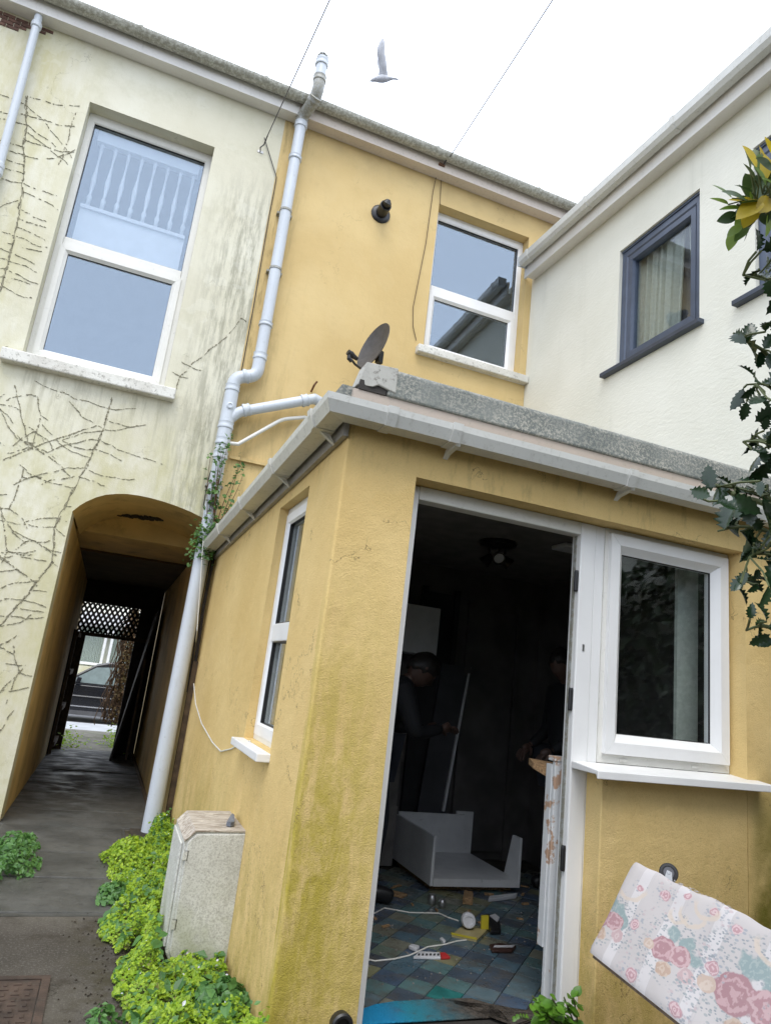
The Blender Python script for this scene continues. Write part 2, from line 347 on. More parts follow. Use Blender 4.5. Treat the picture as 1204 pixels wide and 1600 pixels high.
class MB:
    def __init__(s): s.v = []; s.f = []
    def add(s, vs, fs):
        b = len(s.v); s.v += [Vector(x) for x in vs]; s.f += [[b+i for i in f] for f in fs]; return s
    def box(s, fr, u0, u1, v0, v1, d0, d1):
        c = [fr.p(u, v, d) for d in (d0, d1) for v in (v0, v1) for u in (u0, u1)]
        return s.add(c, [(0, 1, 3, 2), (4, 6, 7, 5), (0, 4, 5, 1), (2, 3, 7, 6), (0, 2, 6, 4), (1, 5, 7, 3)])
    def quad(s, *p): return s.add(p, [tuple(range(len(p)))])
    def prism(s, poly, vec):
        n = len(poly); vec = Vector(vec); a = [Vector(q) for q in poly]; b = [q+vec for q in a]
        return s.add(a+b, [tuple(range(n)), tuple(range(n, 2*n))[::-1]] + [(i, (i+1) % n, n+(i+1) % n, n+i) for i in range(n)])
    def ring(s, fr, u0, u1, v0, v1, prof, gap=.0006):
        """mitred frame: four pieces, prof = closed list of (inset, depth)"""
        n = len(prof)
        def cor(k, i, d):
            return fr.p((u0+i, u1-i, u1-i, u0+i)[k], (v0+i, v0+i, v1-i, v1-i)[k], d)
        for k in range(4):
            k2 = (k+1) % 4
            A = [cor(k, i, d) for i, d in prof]; B = [cor(k2, i, d) for i, d in prof]
            dr = (B[0]-A[0]).normalized()*gap
            A = [q+dr for q in A]; B = [q-dr for q in B]
            s.add(A+B, [tuple(range(n)), tuple(range(n, 2*n))[::-1]] + [(i, (i+1) % n, n+(i+1) % n, n+i) for i in range(n)])
        return s
    def tube(s, pts, r, seg=10, cap=True):
        pts = [Vector(q) for q in pts]; n = len(pts)
        rs = r if isinstance(r, (list, tuple)) else [r]*n
        t0 = (pts[1]-pts[0]).normalized()
        up = Vector((0, 0, 1)) if abs(t0.z) < .9 else Vector((1, 0, 0))
        a = t0.cross(up).normalized(); rows = []
        for i, q in enumerate(pts):
            t = ((pts[min(i+1, n-1)]-q).normalized() + (q-pts[max(i-1, 0)]).normalized())
            t = t.normalized() if t.length > 1e-6 else t0
            a = (a - t*a.dot(t)).normalized(); b = t.cross(a)
            rows.append([q + (a*math.cos(2*PI*k/seg)+b*math.sin(2*PI*k/seg))*rs[i] for k in range(seg)])
        vs = [x for r_ in rows for x in r_]
        fs = [(i*seg+k, i*seg+(k+1) % seg, (i+1)*seg+(k+1) % seg, (i+1)*seg+k) for i in range(n-1) for k in range(seg)]
        if cap: fs += [tuple(range(seg))[::-1], tuple((n-1)*seg+k for k in range(seg))]
        return s.add(vs, fs)
    def lathe(s, O, axis, prof, seg=20):
        """prof: (radius, height along axis)"""
        O = Vector(O); ax = Vector(axis).normalized(); h = Vector((0, 0, 1)) if abs(ax.z) < .9 else Vector((1, 0, 0))
        a = ax.cross(h).normalized(); b = ax.cross(a); n = len(prof)
        vs = [O+ax*z+(a*math.cos(2*PI*k/seg)+b*math.sin(2*PI*k/seg))*r for r, z in prof for k in range(seg)]
        fs = [(i*seg+k, i*seg+(k+1) % seg, (i+1)*seg+(k+1) % seg, (i+1)*seg+k) for i in range(n-1) for k in range(seg)]
        fs += [tuple(range(seg))[::-1], tuple((n-1)*seg+k for k in range(seg))]
        return s.add(vs, fs)
    def sweep(s, prof, path, out):
        """closed profile (d outwards, z up) swept along a level path; out[i] = outward vector at each path point"""
        n = len(prof); vs = []
        for q, o in zip(path, out):
            q = Vector(q); o = Vector(o)
            vs += [q + o*d + Vector((0, 0, z)) for d, z in prof]
        m_ = len(path)
        fs = [(i*n+k, i*n+(k+1) % n, (i+1)*n+(k+1) % n, (i+1)*n+k) for i in range(m_-1) for k in range(n)]
        fs += [tuple(range(n)), tuple((m_-1)*n+k for k in range(n))[::-1]]
        return s.add(vs, fs)
    def build(s, name, mat, parent=None, smooth=False, bevel=0., fix=True):
        base = Vector((0, 0, 0)); pr = parent
        while pr is not None: base = base + BASE.get(pr.name, Vector((0, 0, 0))); pr = pr.parent
        me = bpy.data.meshes.new(name); me.from_pydata([tuple(q-base) for q in s.v], [], s.f)
        if fix:
            bm = bmesh.new(); bm.from_mesh(me); bmesh.ops.recalc_face_normals(bm, faces=bm.faces); bm.to_mesh(me); bm.free()
        me.materials.append(MAT[mat] if isinstance(mat, str) else mat)
        if smooth:
            for p_ in me.polygons: p_.use_smooth = True
        o = bpy.data.objects.new(name, me); C.objects.link(o)
        if parent is not None: o.parent = parent
        if smooth == 'auto': 
            for p_ in me.polygons: p_.use_smooth = True
            es = o.modifiers.new('es', 'EDGE_SPLIT'); es.split_angle = math.radians(40)
        if bevel:
            b = o.modifiers.new('bevel', 'BEVEL'); b.width = bevel; b.segments = 2; b.limit_method = 'ANGLE'
        return o
def tag(o, label=None, cat=None, group=None, kind=None):
    if label: o['label'] = label
    if cat: o['category'] = cat
    if group: o['group'] = group
    if kind: o['kind'] = kind
    return o
def thing(name, label, cat, loc, group=None):
    o = bpy.data.objects.new(name, None); C.objects.link(o); o.location = loc; o.empty_display_size = .1
    BASE[o.name] = Vector(loc); return tag(o, label, cat, group)
def bx(name, mat, parent, fr, *a, bevel=0.): return MB().box(fr, *a).build(name, mat, parent, bevel=bevel)

def wall(fr, u0, u1, v0, v1, holes, th):
    """flat wall with rectangular holes and reveals"""
    mb = MB()
    us = sorted({u0, u1, *[h[0] for h in holes], *[h[1] for h in holes]}); vs = sorted({v0, v1, *[h[2] for h in holes], *[h[3] for h in holes]})
    inh = lambda u, v: any(h[0] < u < h[1] and h[2] < v < h[3] for h in holes)
    for d in (0, -th):
        for a, b in zip(us, us[1:]):
            for c_, e in zip(vs, vs[1:]):
                if not inh((a+b)/2, (c_+e)/2): mb.quad(fr.p(a, c_, d), fr.p(b, c_, d), fr.p(b, e, d), fr.p(a, e, d))
    for h in holes + [(u0, u1, v0, v1)]:
        a, b, c_, e = h
        edges = [((a, c_), (b, c_)), ((b, c_), (b, e)), ((b, e), (a, e)), ((a, e), (a, c_))]
        for (p, q) in edges:
            if h[2] <= v0 and p[1] == q[1] == c_ and h != (u0, u1, v0, v1): continue
            mb.quad(fr.p(*p, 0), fr.p(*q, 0), fr.p(*q, -th), fr.p(*p, -th))
    return mb

FRAME = [(0, 0), (0, -.06), (.058, -.06), (.058, -.012), (.048, 0)]
SASH = [(0, .014), (0, -.045), (.072, -.045), (.072, -.010), (.046, .014)]
def window(parent, fr, u0, u1, v0, v1, mat, transom=None, sash=True, glassm='glass', d=-.1, beads='black'):
    """casement window as part of a house: outer ring, transom, sash ring, panes"""
    f2 = Fr(fr.O+fr.N*d, fr.U, fr.N)
    wn = MB().ring(f2, u0, u1, v0, v1, FRAME).build('window', mat, parent)
    cells = [(v0+.05, v1-.05)]
    if transom:
        MB().box(f2, u0+.0585, u1-.0585, transom-.045, transom+.045, -.058, -.001).build('transom', mat, wn, bevel=.004)
        cells = [(v0+.05, transom-.042), (transom+.042, v1-.05)]
    for k, (a, b) in enumerate(cells):
        i = 0.
        if sash and (k == 0 or not transom):
            MB().ring(f2, u0+.045, u1-.045, a-.004, b+.004, SASH).build('sash', mat, wn); i = .066
            a += i; b -= i
            MB().box(f2, u0+.05+i, u1-.05-i, a, b, -.030, -.024).build('pane', glassm, wn)
            MB().ring(f2, u0+.048+i, u1-.048-i, a-.002, b+.002, [(-.003, -.0105), (-.003, -.023), (.006, -.023), (.004, -.0105)], 0).build('gasket', beads, wn)
        else:
            MB().box(f2, u0+.05, u1-.05, a, b, -.040, -.034).build('pane', glassm, wn)
            MB().ring(f2, u0+.056, u1-.056, a+.004, b-.004, [(-.003, -.0125), (-.003, -.033), (.007, -.033), (.005, -.0125)], 0).build('gasket', beads, wn)
    return wn

# ================================================================ GROUND
def gz(Y):
    if Y < 4.5: return 0.
    if Y < 12.2: return -(Y-4.5)*.039
    if Y < 18: return -.30-(Y-12.2)*.0517
    return -.64
mb = MB(); ys = [-150, -20, 0, 2, 4.5, 8, 12.2, 15, 18, 18.3, 40, 400]
for a, b in zip(ys, ys[1:]):
    za, zb = gz(a), gz(b)
    if a >= 18.3: za = zb = -.80
    if b == 18.3: zb = -.80
    mb.quad((-250, a, za), (250, a, za), (250, b, zb), (-250, b, zb))
tag(mb.build('ground', 'concrete', fix=False), kind='structure')
tag(MB().prism([(-40, 18, -.9), (-40, 20.4, -.9), (-40, 20.4, -.66), (-40, 18, -.62)], (80, 0, 0)).build('pavement', 'paving'), kind='structure')
tag(MB().prism([(-60, 20.4, -.95), (-60, 29, -.95), (-60, 29, -.78), (-60, 20.4, -.78)], (120, 0, 0)).build('road', 'asphalt'), kind='structure')
tag(MB().prism([(-1.2, 12.25, -.5), (-1.2, 18, -.9), (-1.2, 18, -.592), (-1.2, 12.25, -.292)], (2.4, 0, 0)).build('front_path', 'path'), kind='structure')
# alley slabs, each one a piece of the path
ap = tag(MB().prism([(-.66, 3.9, -.3), (-.66, 12.25, -.6), (-.66, 12.25, -.294), (-.66, 4.5, .003), (-.66, 3.9, .003)], (.98, 0, 0)).build('alley_path', 'slab'), kind='structure')
y = 3.93
k = 0
while y < 12.1:
    ln = (.55, .62, .85, .7, .92, .66)[k % 6]; k += 1
    y2 = min(y+ln, 12.2); t = .012+R_.uniform(-.004, .006)
    wx = .30 if y < 5.9 else .545
    tl = R_.uniform(-.006, .006)
    x0 = -.60 if y > 5.9 else -.52
    vs = [(x0, y+.008, gz(y)+t), (wx, y+.008, gz(y)+t+tl), (wx, y2-.008, gz(y2)+t+tl), (x0, y2-.008, gz(y2)+t)]
    MB().prism([(q[0], q[1], q[2]-.06) for q in vs], (0, 0, .06)).build('slab', 'slab', ap, bevel=.006)
    y = y2
tag(MB().prism([(.27, 1.2, -.02), (.66, 1.2, -.02), (.60, 5.95, -.08), (.36, 5.95, -.08)], (0, 0, .035)).build('soil_strip', 'soil_ground'), kind='structure')

# ================================================================ CREAM HOUSE
YB = 6.0; FB = FY(YB)
XB = .556                                        # party line cream / yellow
hc = thing('terraced_house', 'cream rendered house with tall white window above an arched passage', 'house', (-2, YB, -.1))
arch = [(-.551, 2.315), (-.51, 2.37), (-.467, 2.414), (-.40, 2.465), (-.335, 2.50), (-.25, 2.527), (-.172, 2.542), (-.08, 2.548), (.003, 2.547), (.124, 2.537), (.21, 2.525), (.288, 2.51), (.37, 2.492), (.439, 2.47), (.50, 2.45), (XB, 2.42)]
mb = wall(FB, -5.2, XB, 2.6, 6.98, [(-1.20, -.06, 3.54, 6.10)], .22)
mb.box(FB, -5.2, -.551, -.6, 2.6, -.22, 0)
for (a, za), (b, zb) in zip(arch, arch[1:]):
    mb.quad(FB.p(a, za), FB.p(b, zb), FB.p(b, 2.6), FB.p(a, 2.6))
mb.build('wall', 'cream', hc, fix=False)
# passage: vault, beam, ceiling, walls
mb = MB()
for (a, za), (b, zb) in zip(arch, arch[1:]):
    mb.quad((a, YB+.0005, za), (b, YB+.0005, zb), (b, 7.2, zb), (a, 7.2, za))
mb.build('vault', 'tunnel', hc, fix=False)
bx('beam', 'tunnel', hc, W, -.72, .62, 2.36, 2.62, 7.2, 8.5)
bx('passage_ceiling', 'tunnel_dark', hc, W, -.80, .66, 2.335, 2.50, 8.5, 12.6)  # darker brown than the vault and beam
MB().prism([(-.551, 6.001, -.7), (-.655, 12.4, -.7), (-.95, 12.4, -.7), (-.95, 6.001, -.7)], (0, 0, 3.0)).build('passage_wall', 'tunnel', hc)
MB().prism([(XB+.012, 6.003, -.7), (.57, 12.4, -.7), (.80, 12.4, -.7), (.80, 6.003, -.7)], (0, 0, 3.0)).build('passage_wall', 'tunnel', hc)
# broken plaster in the vault
mb = MB()
hA, hB = on_z(186, 806, 2.53), on_z(252, 812, 2.53)
for i in range(34):
    t = i/33; c_ = hA.lerp(hB, t)+Vector((R_.uniform(-.01, .01), R_.uniform(-.05, .05)*(1-.5*abs(t-.5)), 0)); s = R_.uniform(.010, .030)
    q = [(c_.x+s*math.cos(a)*R_.uniform(.6, 1.3), c_.y+s*1.5*math.sin(a), 2.524+R_.uniform(-.004, .004)) for a in [k*PI/3 for k in range(6)]]
    mb.prism(q, (0, 0, .03))
mb.build('plaster_hole', 'dark_gap', hc)
# skirting ledge inside passage
MB().tube([(.55, 6.1, -.06), (.55, 9, -.16), (.545, 12, -.27)], .022, 6).build('conduit', 'tunnel_dark', hc)
# window
wn = window(hc, FB, -1.198, -.062, 3.56, 6.06, 'upvc_old', transom=4.73, glassm='glass_sky', d=-.13)
bx('window_head', 'upvc_old', wn, FB, -1.198, -.062, 6.061, 6.099, -.19, -.135)
mb = MB(); mb.box(FB, -1.335, .045, 3.43, 3.535, -.2, .09); mb.build('window_sill', 'sill', hc, bevel=.012)
# the room upstairs: walls, white balustrade behind the upper pane, standing in for a reflection
def room(parent, x0, x1, y0, y1, z0, z1, mat='room'):
    mb = MB(); mb.quad((x0, y1, z0), (x1, y1, z0), (x1, y1, z1), (x0, y1, z1)); mb.quad((x0, y0, z0), (x0, y1, z0), (x0, y1, z1), (x0, y0, z1))
    mb.quad((x1, y0, z0), (x1, y1, z0), (x1, y1, z1), (x1, y0, z1)); mb.quad((x0, y0, z0), (x1, y0, z0), (x1, y1, z0), (x0, y1, z0))
    mb.quad((x0, y0, z1), (x1, y0, z1), (x1, y1, z1), (x0, y1, z1)); return mb.build('room', mat, parent, fix=False)
room(hc, -2.6, .5, YB+.221, 9.5, 3.1, 6.5)
bal = bx('mirrored_balustrade', 'dim_white', hc, FB, -1.1, -.16, 4.80, 5.17, -.27, -.24)
bx('rail', 'dim_white', bal, FB, -1.1, -.16, 5.171, 5.205, -.29, -.22)
bx('rail', 'dim_white', bal, FB, -1.1, -.16, 5.90, 6.02, -.29, -.22)
for i in range(8):
    u = -1.05+i*.122
    MB().lathe(FB.p(u, 5.206, -.255), (0, 0, 1), [(.018, 0), (.018, .07), (.024, .10), (.011, .14), (.020, .24), (.023, .30), (.013, .42), (.009, .52), (.013, .60), (.016, .65), (.016, .69)], 10).build('mirrored_baluster', 'dim_white', bal, smooth=True)
# eaves
def half_round(r=.06, n=10):
    o = [(r+r*math.cos(PI+PI*k/n), r*math.sin(PI+PI*k/n)) for k in range(n+1)]
    i = [(r+(r-.004)*math.cos(PI+PI*k/n), (r-.004)*math.sin(PI+PI*k/n)) for k in range(n+1)]
    return o+i[::-1]
def eaves(parent, x0, x1, fmat, gmat, clips, dz=0.):
    bx('fascia', fmat, parent, W, x0, x1, 6.70+dz, 6.885+dz, 5.86, 5.885)
    bx('soffit', fmat, parent, W, x0, x1, 6.705+dz, 6.72+dz, 5.8855, 5.998)
    g = MB().sweep(half_round(.064), [(x0, 5.858, 6.86+dz), (x1, 5.858, 6.86+dz)], [(0, -1, 0)]*2).build('gutter', gmat, parent, smooth='auto')
    for c_ in clips:
        MB().sweep([(d*1.10-.005, z*1.10+.004) for d, z in half_round(.064)], [(c_-.018, 5.858, 6.86+dz), (c_+.018, 5.858, 6.86+dz)], [(0, -1, 0)]*2).build('bracket', gmat, g)
eaves(hc, -5.2, XB+.1, 'fascia', 'gutter_lichen', (-2.6, -.9, .28))
def gable_roof(parent, x0, x1, ya, za, yr, zr, yb):
    MB().prism([(x0, ya, za), (x0, yr, zr), (x0, yb, za), (x0, yb, za+.09), (x0, yr, zr+.09), (x0, ya, za+.09)], (x1-x0, 0, 0)).build('roof', 'slate', parent)
gable_roof(hc, -5.2, XB, 5.90, 6.76, 9.4, 9.0, 13.0)
bx('front_wall', 'cream', hc, W, -5.2, XB, 2.6, 6.95, 12.4, 12.6)
bx('end_wall', 'cream', hc, W, -5.2, -5.0, -.6, 8.6, 6.23, 12.39)
bx('floor_slab', 'interior_dark', hc, W, -4.99, XB-.01, 2.63, 2.9, 6.23, 12.39)
# left downpipe with hopper collars
dp = MB().tube([FB.p(-1.755, 6.80, .09), FB.p(-1.72, 5.2, .07), FB.p(-1.72, -.1, .07)], .034, 14).build('downpipe', 'soil', hc, smooth='auto')
for z in (6.60, 5.12, 5.06, 3.2): MB().lathe(FB.p(-1.72-.035*max(0, (z-5.2)/1.6), z-.03, .07+.02*max(0, (z-5.2)/1.6)), (0, 0, 1), [(.037, 0), (.044, .008), (.044, .05), (.037, .06)], 14).build('collar', 'soil', dp)

# render blown off under the eaves, brick showing
MAT['brick'] = plain('old_brick', (.16, .085, .06), .9, .3, 20, .5, 80)
for i in range(5):
    for j in range(9):
        u = -2.15+j*.105+(i % 2)*.05; z = 6.68-i*.036-.0
        if j < 5-i and R_.random() < .9: bx('brick', 'brick', hc, FB, u, u+.098, z-.030, z, .0003, .004+R_.uniform(0, .006))
# dead creeper: stems, side tendrils, little suckers still gripping the render
def pw(x, y): q = on_y(x, y, YB); return q.x, q.z
stems = [[(0, 978), (49, 922), (82, 877), (86, 825), (109, 776), (142, 716), (161, 671), (175, 622)], [(22, 600), (32, 640), (43, 690), (52, 702)], [(0, 722), (50, 700), (100, 682), (150, 664)],
         [(40, 690), (80, 715), (115, 748)], [(0, 800), (20, 830), (55, 845), (88, 868)], [(0, 870), (30, 890), (60, 915)], [(42, 150), (42, 195), (38, 230), (36, 300), (27, 355), (10, 420), (0, 460)],
         [(118, 178), (108, 215), (98, 245), (92, 258)], [(274, 612), (282, 587), (315, 557), (353, 527), (378, 498), (411, 465)], [(0, 1080), (40, 1040), (70, 1010)], [(0, 1140), (22, 1110), (48, 1082)], [(0, 1010), (30, 990), (75, 985)], [(10, 1100), (30, 1050), (20, 1010)],
         [(110, 628), (130, 650), (160, 668)], [(60, 620), (64, 650), (50, 700)], [(0, 640), (15, 670), (45, 698)], [(0, 790), (10, 860), (0, 880)], [(15, 795), (35, 745), (40, 720)]]
mb = MB()
def pad(x, z, a, l, wd):
    ca, sa = math.cos(a), math.sin(a)
    q = [(l*.5, 0), (l*.2, wd), (-l*.4, wd*.8), (-l*.5, 0), (-l*.3, -wd), (l*.3, -wd*.7)]
    dp_ = R_.uniform(.003, .007); mb.prism([(x+ca*i-sa*j, YB-dp_, z+sa*i+ca*j) for i, j in q], (0, dp_-.0002, 0))
def trail(pts, wd, fill=.8):
    ph = R_.uniform(0, 50)
    for (a, b), (c_, e) in zip(pts, pts[1:]):
        L = math.hypot(c_-a, e-b); ang = math.atan2(e-b, c_-a); s = 0
        if L < 1e-5: continue
        while s < L:
            l = R_.uniform(.004, .018); x = a+(c_-a)*s/L; z = b+(e-b)*s/L
            off = .016*MN.noise((x*9, z*9, ph))+.006*MN.noise((x*40, z*40, ph)); x -= math.sin(ang)*off; z += math.cos(ang)*off
            gapn = MN.noise((x*22, z*22, ph+3))
            if R_.random() < fill and gapn > -.38: pad(x, z, ang+R_.uniform(-.35, .35), l*1.25, wd*R_.choice([.5, .7, .9, 1.1, 1.9]))
            s += l*1.05
def wander(x, z, a, L, n=9):
    pts = [(x, z)]; bend = R_.uniform(-.10, .10)
    for i in range(n): a += bend+R_.uniform(-.10, .10); x += math.cos(a)*L/n; z += math.sin(a)*L/n; pts.append((x, z))
    return pts
def clear(pts): # keep off the window and passage openings
    return [q for q in pts if not (-1.215 < q[0] < -.045 and 3.42 < q[1] < 6.12) and not (q[0] > -.555 and q[1] < 2.56) and q[0] < .54]
for si, st in enumerate(stems):
    P3 = [pw(*q) for q in st]; ph = R_.uniform(0, 9); line = []
    for (a, b), (c_, e) in zip(P3, P3[1:]):
        for i in range(12): t = i/12; line.append((a+(c_-a)*t+.02*MN.noise(((a+t)*5, b*5, ph)), b+(e-b)*t+.02*MN.noise(((b+t)*5, a*5, ph))))
    line = clear(line)
    if len(line) > 3 and si in (0, 6): mb.tube([(x, YB-.003, z) for x, z in line], [.0026-.0016*i/len(line) for i in range(len(line))], 4)
    trail(clear(P3), .0048 if si in (0, 6) else .0032, .85)
    for (a, b), (c_, e) in zip(P3, P3[1:]):
        L = math.hypot(c_-a, e-b); n = max(1, int(L/(.075 if si in (0, 6) else .13)))
        for i in range(n):
            x, z = a+(c_-a)*i/n, b+(e-b)*i/n
            for sgn in (-1, 1):
                if R_.random() < (.78 if si in (0, 6) else .34):
                    ln = R_.uniform(.22, .65) if si in (0, 6) else R_.uniform(.07, .25)
                    if si == 8: ln *= .45
                    trail(clear(wander(x, z, (0 if sgn > 0 else PI)-sgn*R_.uniform(-.12, .45), ln)), .0021, .8)
for y_ in range(560, 1180, 26): trail(clear(wander(-1.9, pw(0, y_)[1]+R_.uniform(-.1, .1), R_.uniform(-.4, .3), R_.uniform(.3, .9))), .0022, .65)
tag(mb.build('dead_creeper', 'dead_vine'), 'brown dried creeper traces branching over the cream wall', 'dead creeper')

# ================================================================ YELLOW HOUSE
hy = thing('terraced_house', 'yellow rendered house wall with small white window and grey soil pipe', 'house', (2.2, YB, -.1))
wall(FB, XB+.0005, 4.1, -.6, 6.98, [(2.337, 3.489, 4.655, 6.41)], .22).build('wall', 'yellow', hy, fix=False)
wn = window(hy, FB, 2.339, 3.487, 4.665, 6.37, 'upvc', transom=5.44, glassm='glass_sky', d=-.12)
bx('window_head', 'upvc_old', wn, FB, 2.339, 3.487, 6.371, 6.408, -.18, -.125)
bx('window_sill', 'sill', hy, FB, 2.255, 3.565, 4.565, 4.65, -.19, .085, bevel=.01)
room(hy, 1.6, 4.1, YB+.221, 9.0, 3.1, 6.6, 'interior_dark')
eaves(hy, XB+.101, 4.2, 'fascia_pink', 'gutter_lichen', (2.15, 3.42))
gable_roof(hy, XB+.001, 7.5, 5.90, 6.76, 9.4, 9.0, 13.0)
bx('front_wall', 'yellow', hy, W, XB+.001, 7.5, -.6, 6.95, 12.4, 12.6)
bx('end_wall', 'yellow', hy, W, 7.3, 7.5, -.6, 8.6, 6.23, 12.39)
# boiler flue
fl = MB().lathe(FB.p(1.69, 6.02, 0), (0, -1, 0), [(.001, .0), (.105, .0), (.105, .012), (.085, .028), (.06, .03), (.06, .16), (.052, .165), (.052, .05), (.001, .05)], 22).build('boiler_flue', 'black', hy, smooth='auto')
MB().tube([FB.p(1.69, 6.02, .10), FB.p(1.695, 6.035, .19), FB.p(1.70, 6.06, .205)], [.048, .044, .020], 14).build('terminal', 'black', fl, smooth='auto')
# soil stack
R5 = .054
def collar(par, q, ax, r=R5, mat='soil', L=.07): MB().lathe(Vector(q)-Vector(ax).normalized()*L/2, ax, [(r*.99, 0), (r+.010, .004), (r+.013, L*.25), (r+.008, L*.4), (r+.008, L*.7), (r+.012, L*.9), (r*.99, L)], 18).build('collar', mat, par, smooth='auto')
def arc(a, b, c_, r, n=7):
    a, b, c_ = Vector(a), Vector(b), Vector(c_); d1 = (a-b).normalized(); d2 = (c_-b).normalized()
    p0 = b+d1*r; p1 = b+d2*r
    return [(p0*(1-t)+b*t)*(1-t)+(b*(1-t)+p1*t)*t for t in [i/n for i in range(n+1)]]
XP, YP = .705, 5.90
vt = on_y(504, 92, 5.62); vb = on_y(496, 146, 5.62)
top = [vt, vb+Vector((0, 0, .10))]
pa = Vector((XP, YP, 6.62)); el = Vector((XP, YP, 3.93)); e2 = Vector((.512, YP, 3.72)); e3 = Vector((.515, YP-.01, 2.15)); e4 = Vector((.50, 5.86, -.12))
vb0 = Vector((vb.x, vb.y, vb.z)); 
sp = MB().tube([pa+Vector((0, 0, -.02))] + [el+Vector((0, 0, .12))], R5, 20).build('soil_pipe', 'soil', hy, smooth='auto')
MB().tube([pa+Vector((0, 0, -.03))]+arc(pa, pa+Vector((0, 0, .10)), vb0, .07)+arc(pa, vb0, vt, .10)+[vb0+(vt-vb0)*.45], R5+.004, 20).build('swan_neck', 'soil_dirty', sp, smooth='auto')
MB().tube([vb0+(vt-vb0)*.44, vt], R5, 20).build('vent_pipe', 'soil', sp, smooth='auto')
cg = MB()
for kk in range(10):
    a = kk*PI/5; q = [vt+Vector((math.cos(a)*R5*math.cos(t), math.sin(a)*R5*math.cos(t), .06*math.sin(t))) for t in [i*PI/12 for i in range(7)]]
    cg.tube(q, .005, 5)
for t in (.3, .7): cg.tube([vt+Vector((math.cos(a)*R5*math.cos(t*1.4), math.sin(a)*R5*math.cos(t*1.4), .06*math.sin(t*1.4))) for a in [i*PI/8 for i in range(17)]], .004, 5)
cg.build('vent_cage', 'soil_dirty', sp)
collar(sp, vt-Vector((0, 0, .06)), vt-vb0); collar(sp, vb0+(vt-vb0)*.4, vt-vb0, mat='soil_dirty'); collar(sp, pa+Vector((0, 0, .0)), (0, 0, 1)); collar(sp, pa+Vector((0, 0, .09)), vb0-pa-Vector((0, 0, .1)), mat='soil_dirty')
collar(sp, vb0-(vb0-pa)*.18, vb0-pa, mat='soil_dirty')
for z in (6.22, 4.36): collar(sp, (XP, YP, z), (0, 0, 1), L=.05)
mid = Vector((.66, YP, 3.79))
MB().tube([el+Vector((0, 0, .13))]+arc(el+Vector((0, 0, .12)), Vector((XP, YP, 3.83)), Vector((.60, YP, 3.80)), .085)+arc((XP, YP, 3.83), (.512, YP, 3.77), (.512, YP, 3.5), .085)+[Vector((.512, YP, 3.60))], R5+.004, 20).build('offset_bend', 'soil', sp, smooth='auto')
collar(sp, el+Vector((0, 0, .10)), (0, 0, 1)); collar(sp, (.61, YP, 3.805), (1, 0, .15)); collar(sp, (.512, YP, 3.66), (0, 0, 1))
MB().tube([(.512, YP, 3.61), (.513, YP, 3.16)], R5+.008, 20).build('tee_junction', 'soil', sp, smooth='auto')
MB().lathe((.513, YP-.055, 3.47), (0, -1, 0), [(.001, 0), (.030, 0), (.030, .014), (.020, .018), (.018, .012), (.001, .012)], 18).build('access_cap', 'soil', sp, smooth='auto')
bw = on_y(492, 623, 5.86)
MB().tube([(.53, YP, 3.36)]+arc((.53, YP, 3.36), (.60, YP-.005, 3.45), bw, .04)+[bw], .048, 18).build('branch_pipe', 'soil', sp, smooth='auto')
collar(sp, (.665, YP-.01, 3.485), bw-Vector((.6, YP, 3.45)), .048); collar(sp, bw-(bw-Vector((.6, YP, 3.45))).normalized()*.10, bw-Vector((.6, YP, 3.45)), .048)
MB().tube([bw-Vector((.02, 0, 0))]+[bw+Vector((.04, .01, -.01)), bw+Vector((.10, .04, -.06)), bw+Vector((.12, .08, -.16)), bw+Vector((.12, .10, -.5))], .05, 18).build('branch_bend', 'soil', sp, smooth='auto')
MB().tube([(.513, YP, 3.17), e3], R5, 20).build('lower_pipe', 'soil', sp, smooth='auto')
collar(sp, (.513, YP, 3.15), (0, 0, 1)); collar(sp, (.513, YP, 3.30), (0, 0, 1), .058); collar(sp, (.514, YP, 3.02), (0, 0, 1))
MB().tube([e3+Vector((0, 0, .02)), e4], [.062, .064], 20).build('drain_pipe', 'soil', sp, smooth='auto')
for z in (5.6, 4.95, 2.75):
    px_ = XP if z > 4 else .514
    MB().lathe((px_, YP, z-.012), (0, 0, 1), [(R5, 0), (R5+.006, .001), (R5+.006, .023), (R5, .024)], 18).build('pipe_clip', 'soil_dirty', sp)
    bx('clip_lug', 'soil_dirty', sp, FB, px_-.075, px_+.075, z-.011, z+.011, .0005, .055)
# thin white waste pipe and strap ledge
w1, w2, w3 = on_y(372, 694, 5.92), on_y(441, 655, 5.92), on_y(476, 652, 5.92)
MB().tube([Vector((.53, 5.9, w1.z-.02)), w1]+arc(w1, w2, w3, .06)+[w3, w3+Vector((.5, 0, -.1))], .018, 12).build('waste_pipe', 'upvc_old', hy, smooth='auto')
q = on_y(360, 714, 5.98); bx('ledge', 'yellow', hy, FB, .60, 1.2, q.z-.015, q.z+.012, 0.0005, .035)
# rusty bolt in the wall above the branch
q = on_y(487, 607, 6); MB().tube([FB.p(q.x, q.z-.03, 0), FB.p(q.x, q.z, .09), FB.p(q.x+.02, q.z+.04, .10)], .010, 6).build('iron_bolt', 'rust', hy)
# cables clipped to the wall
def clipped(name, pts, r, mat, par):
    return MB().tube(pts, r, 5).build(name, mat, par)
clipped('wall_cable', [on_y(x, y, 5.985) for x, y in ((413, 215), (418, 232), (432, 277), (428, 300), (421, 335), (408, 410), (396, 480), (384, 545), (375, 592), (365, 640), (345, 700), (328, 740), (322, 765), (318, 790))], .0045, 'black', hy)
clipped('wall_cable', [on_y(x, y, 5.985) for x, y in ((684, 262), (676, 300), (665, 380), (655, 430), (645, 480), (645, 510), (650, 532))], .004, 'timber', hy)
clipped('wall_cable', [on_y(x, y, 5.99) for x, y in ((690, 268), (688, 300), (687, 320))], .0035, 'timber', hy)

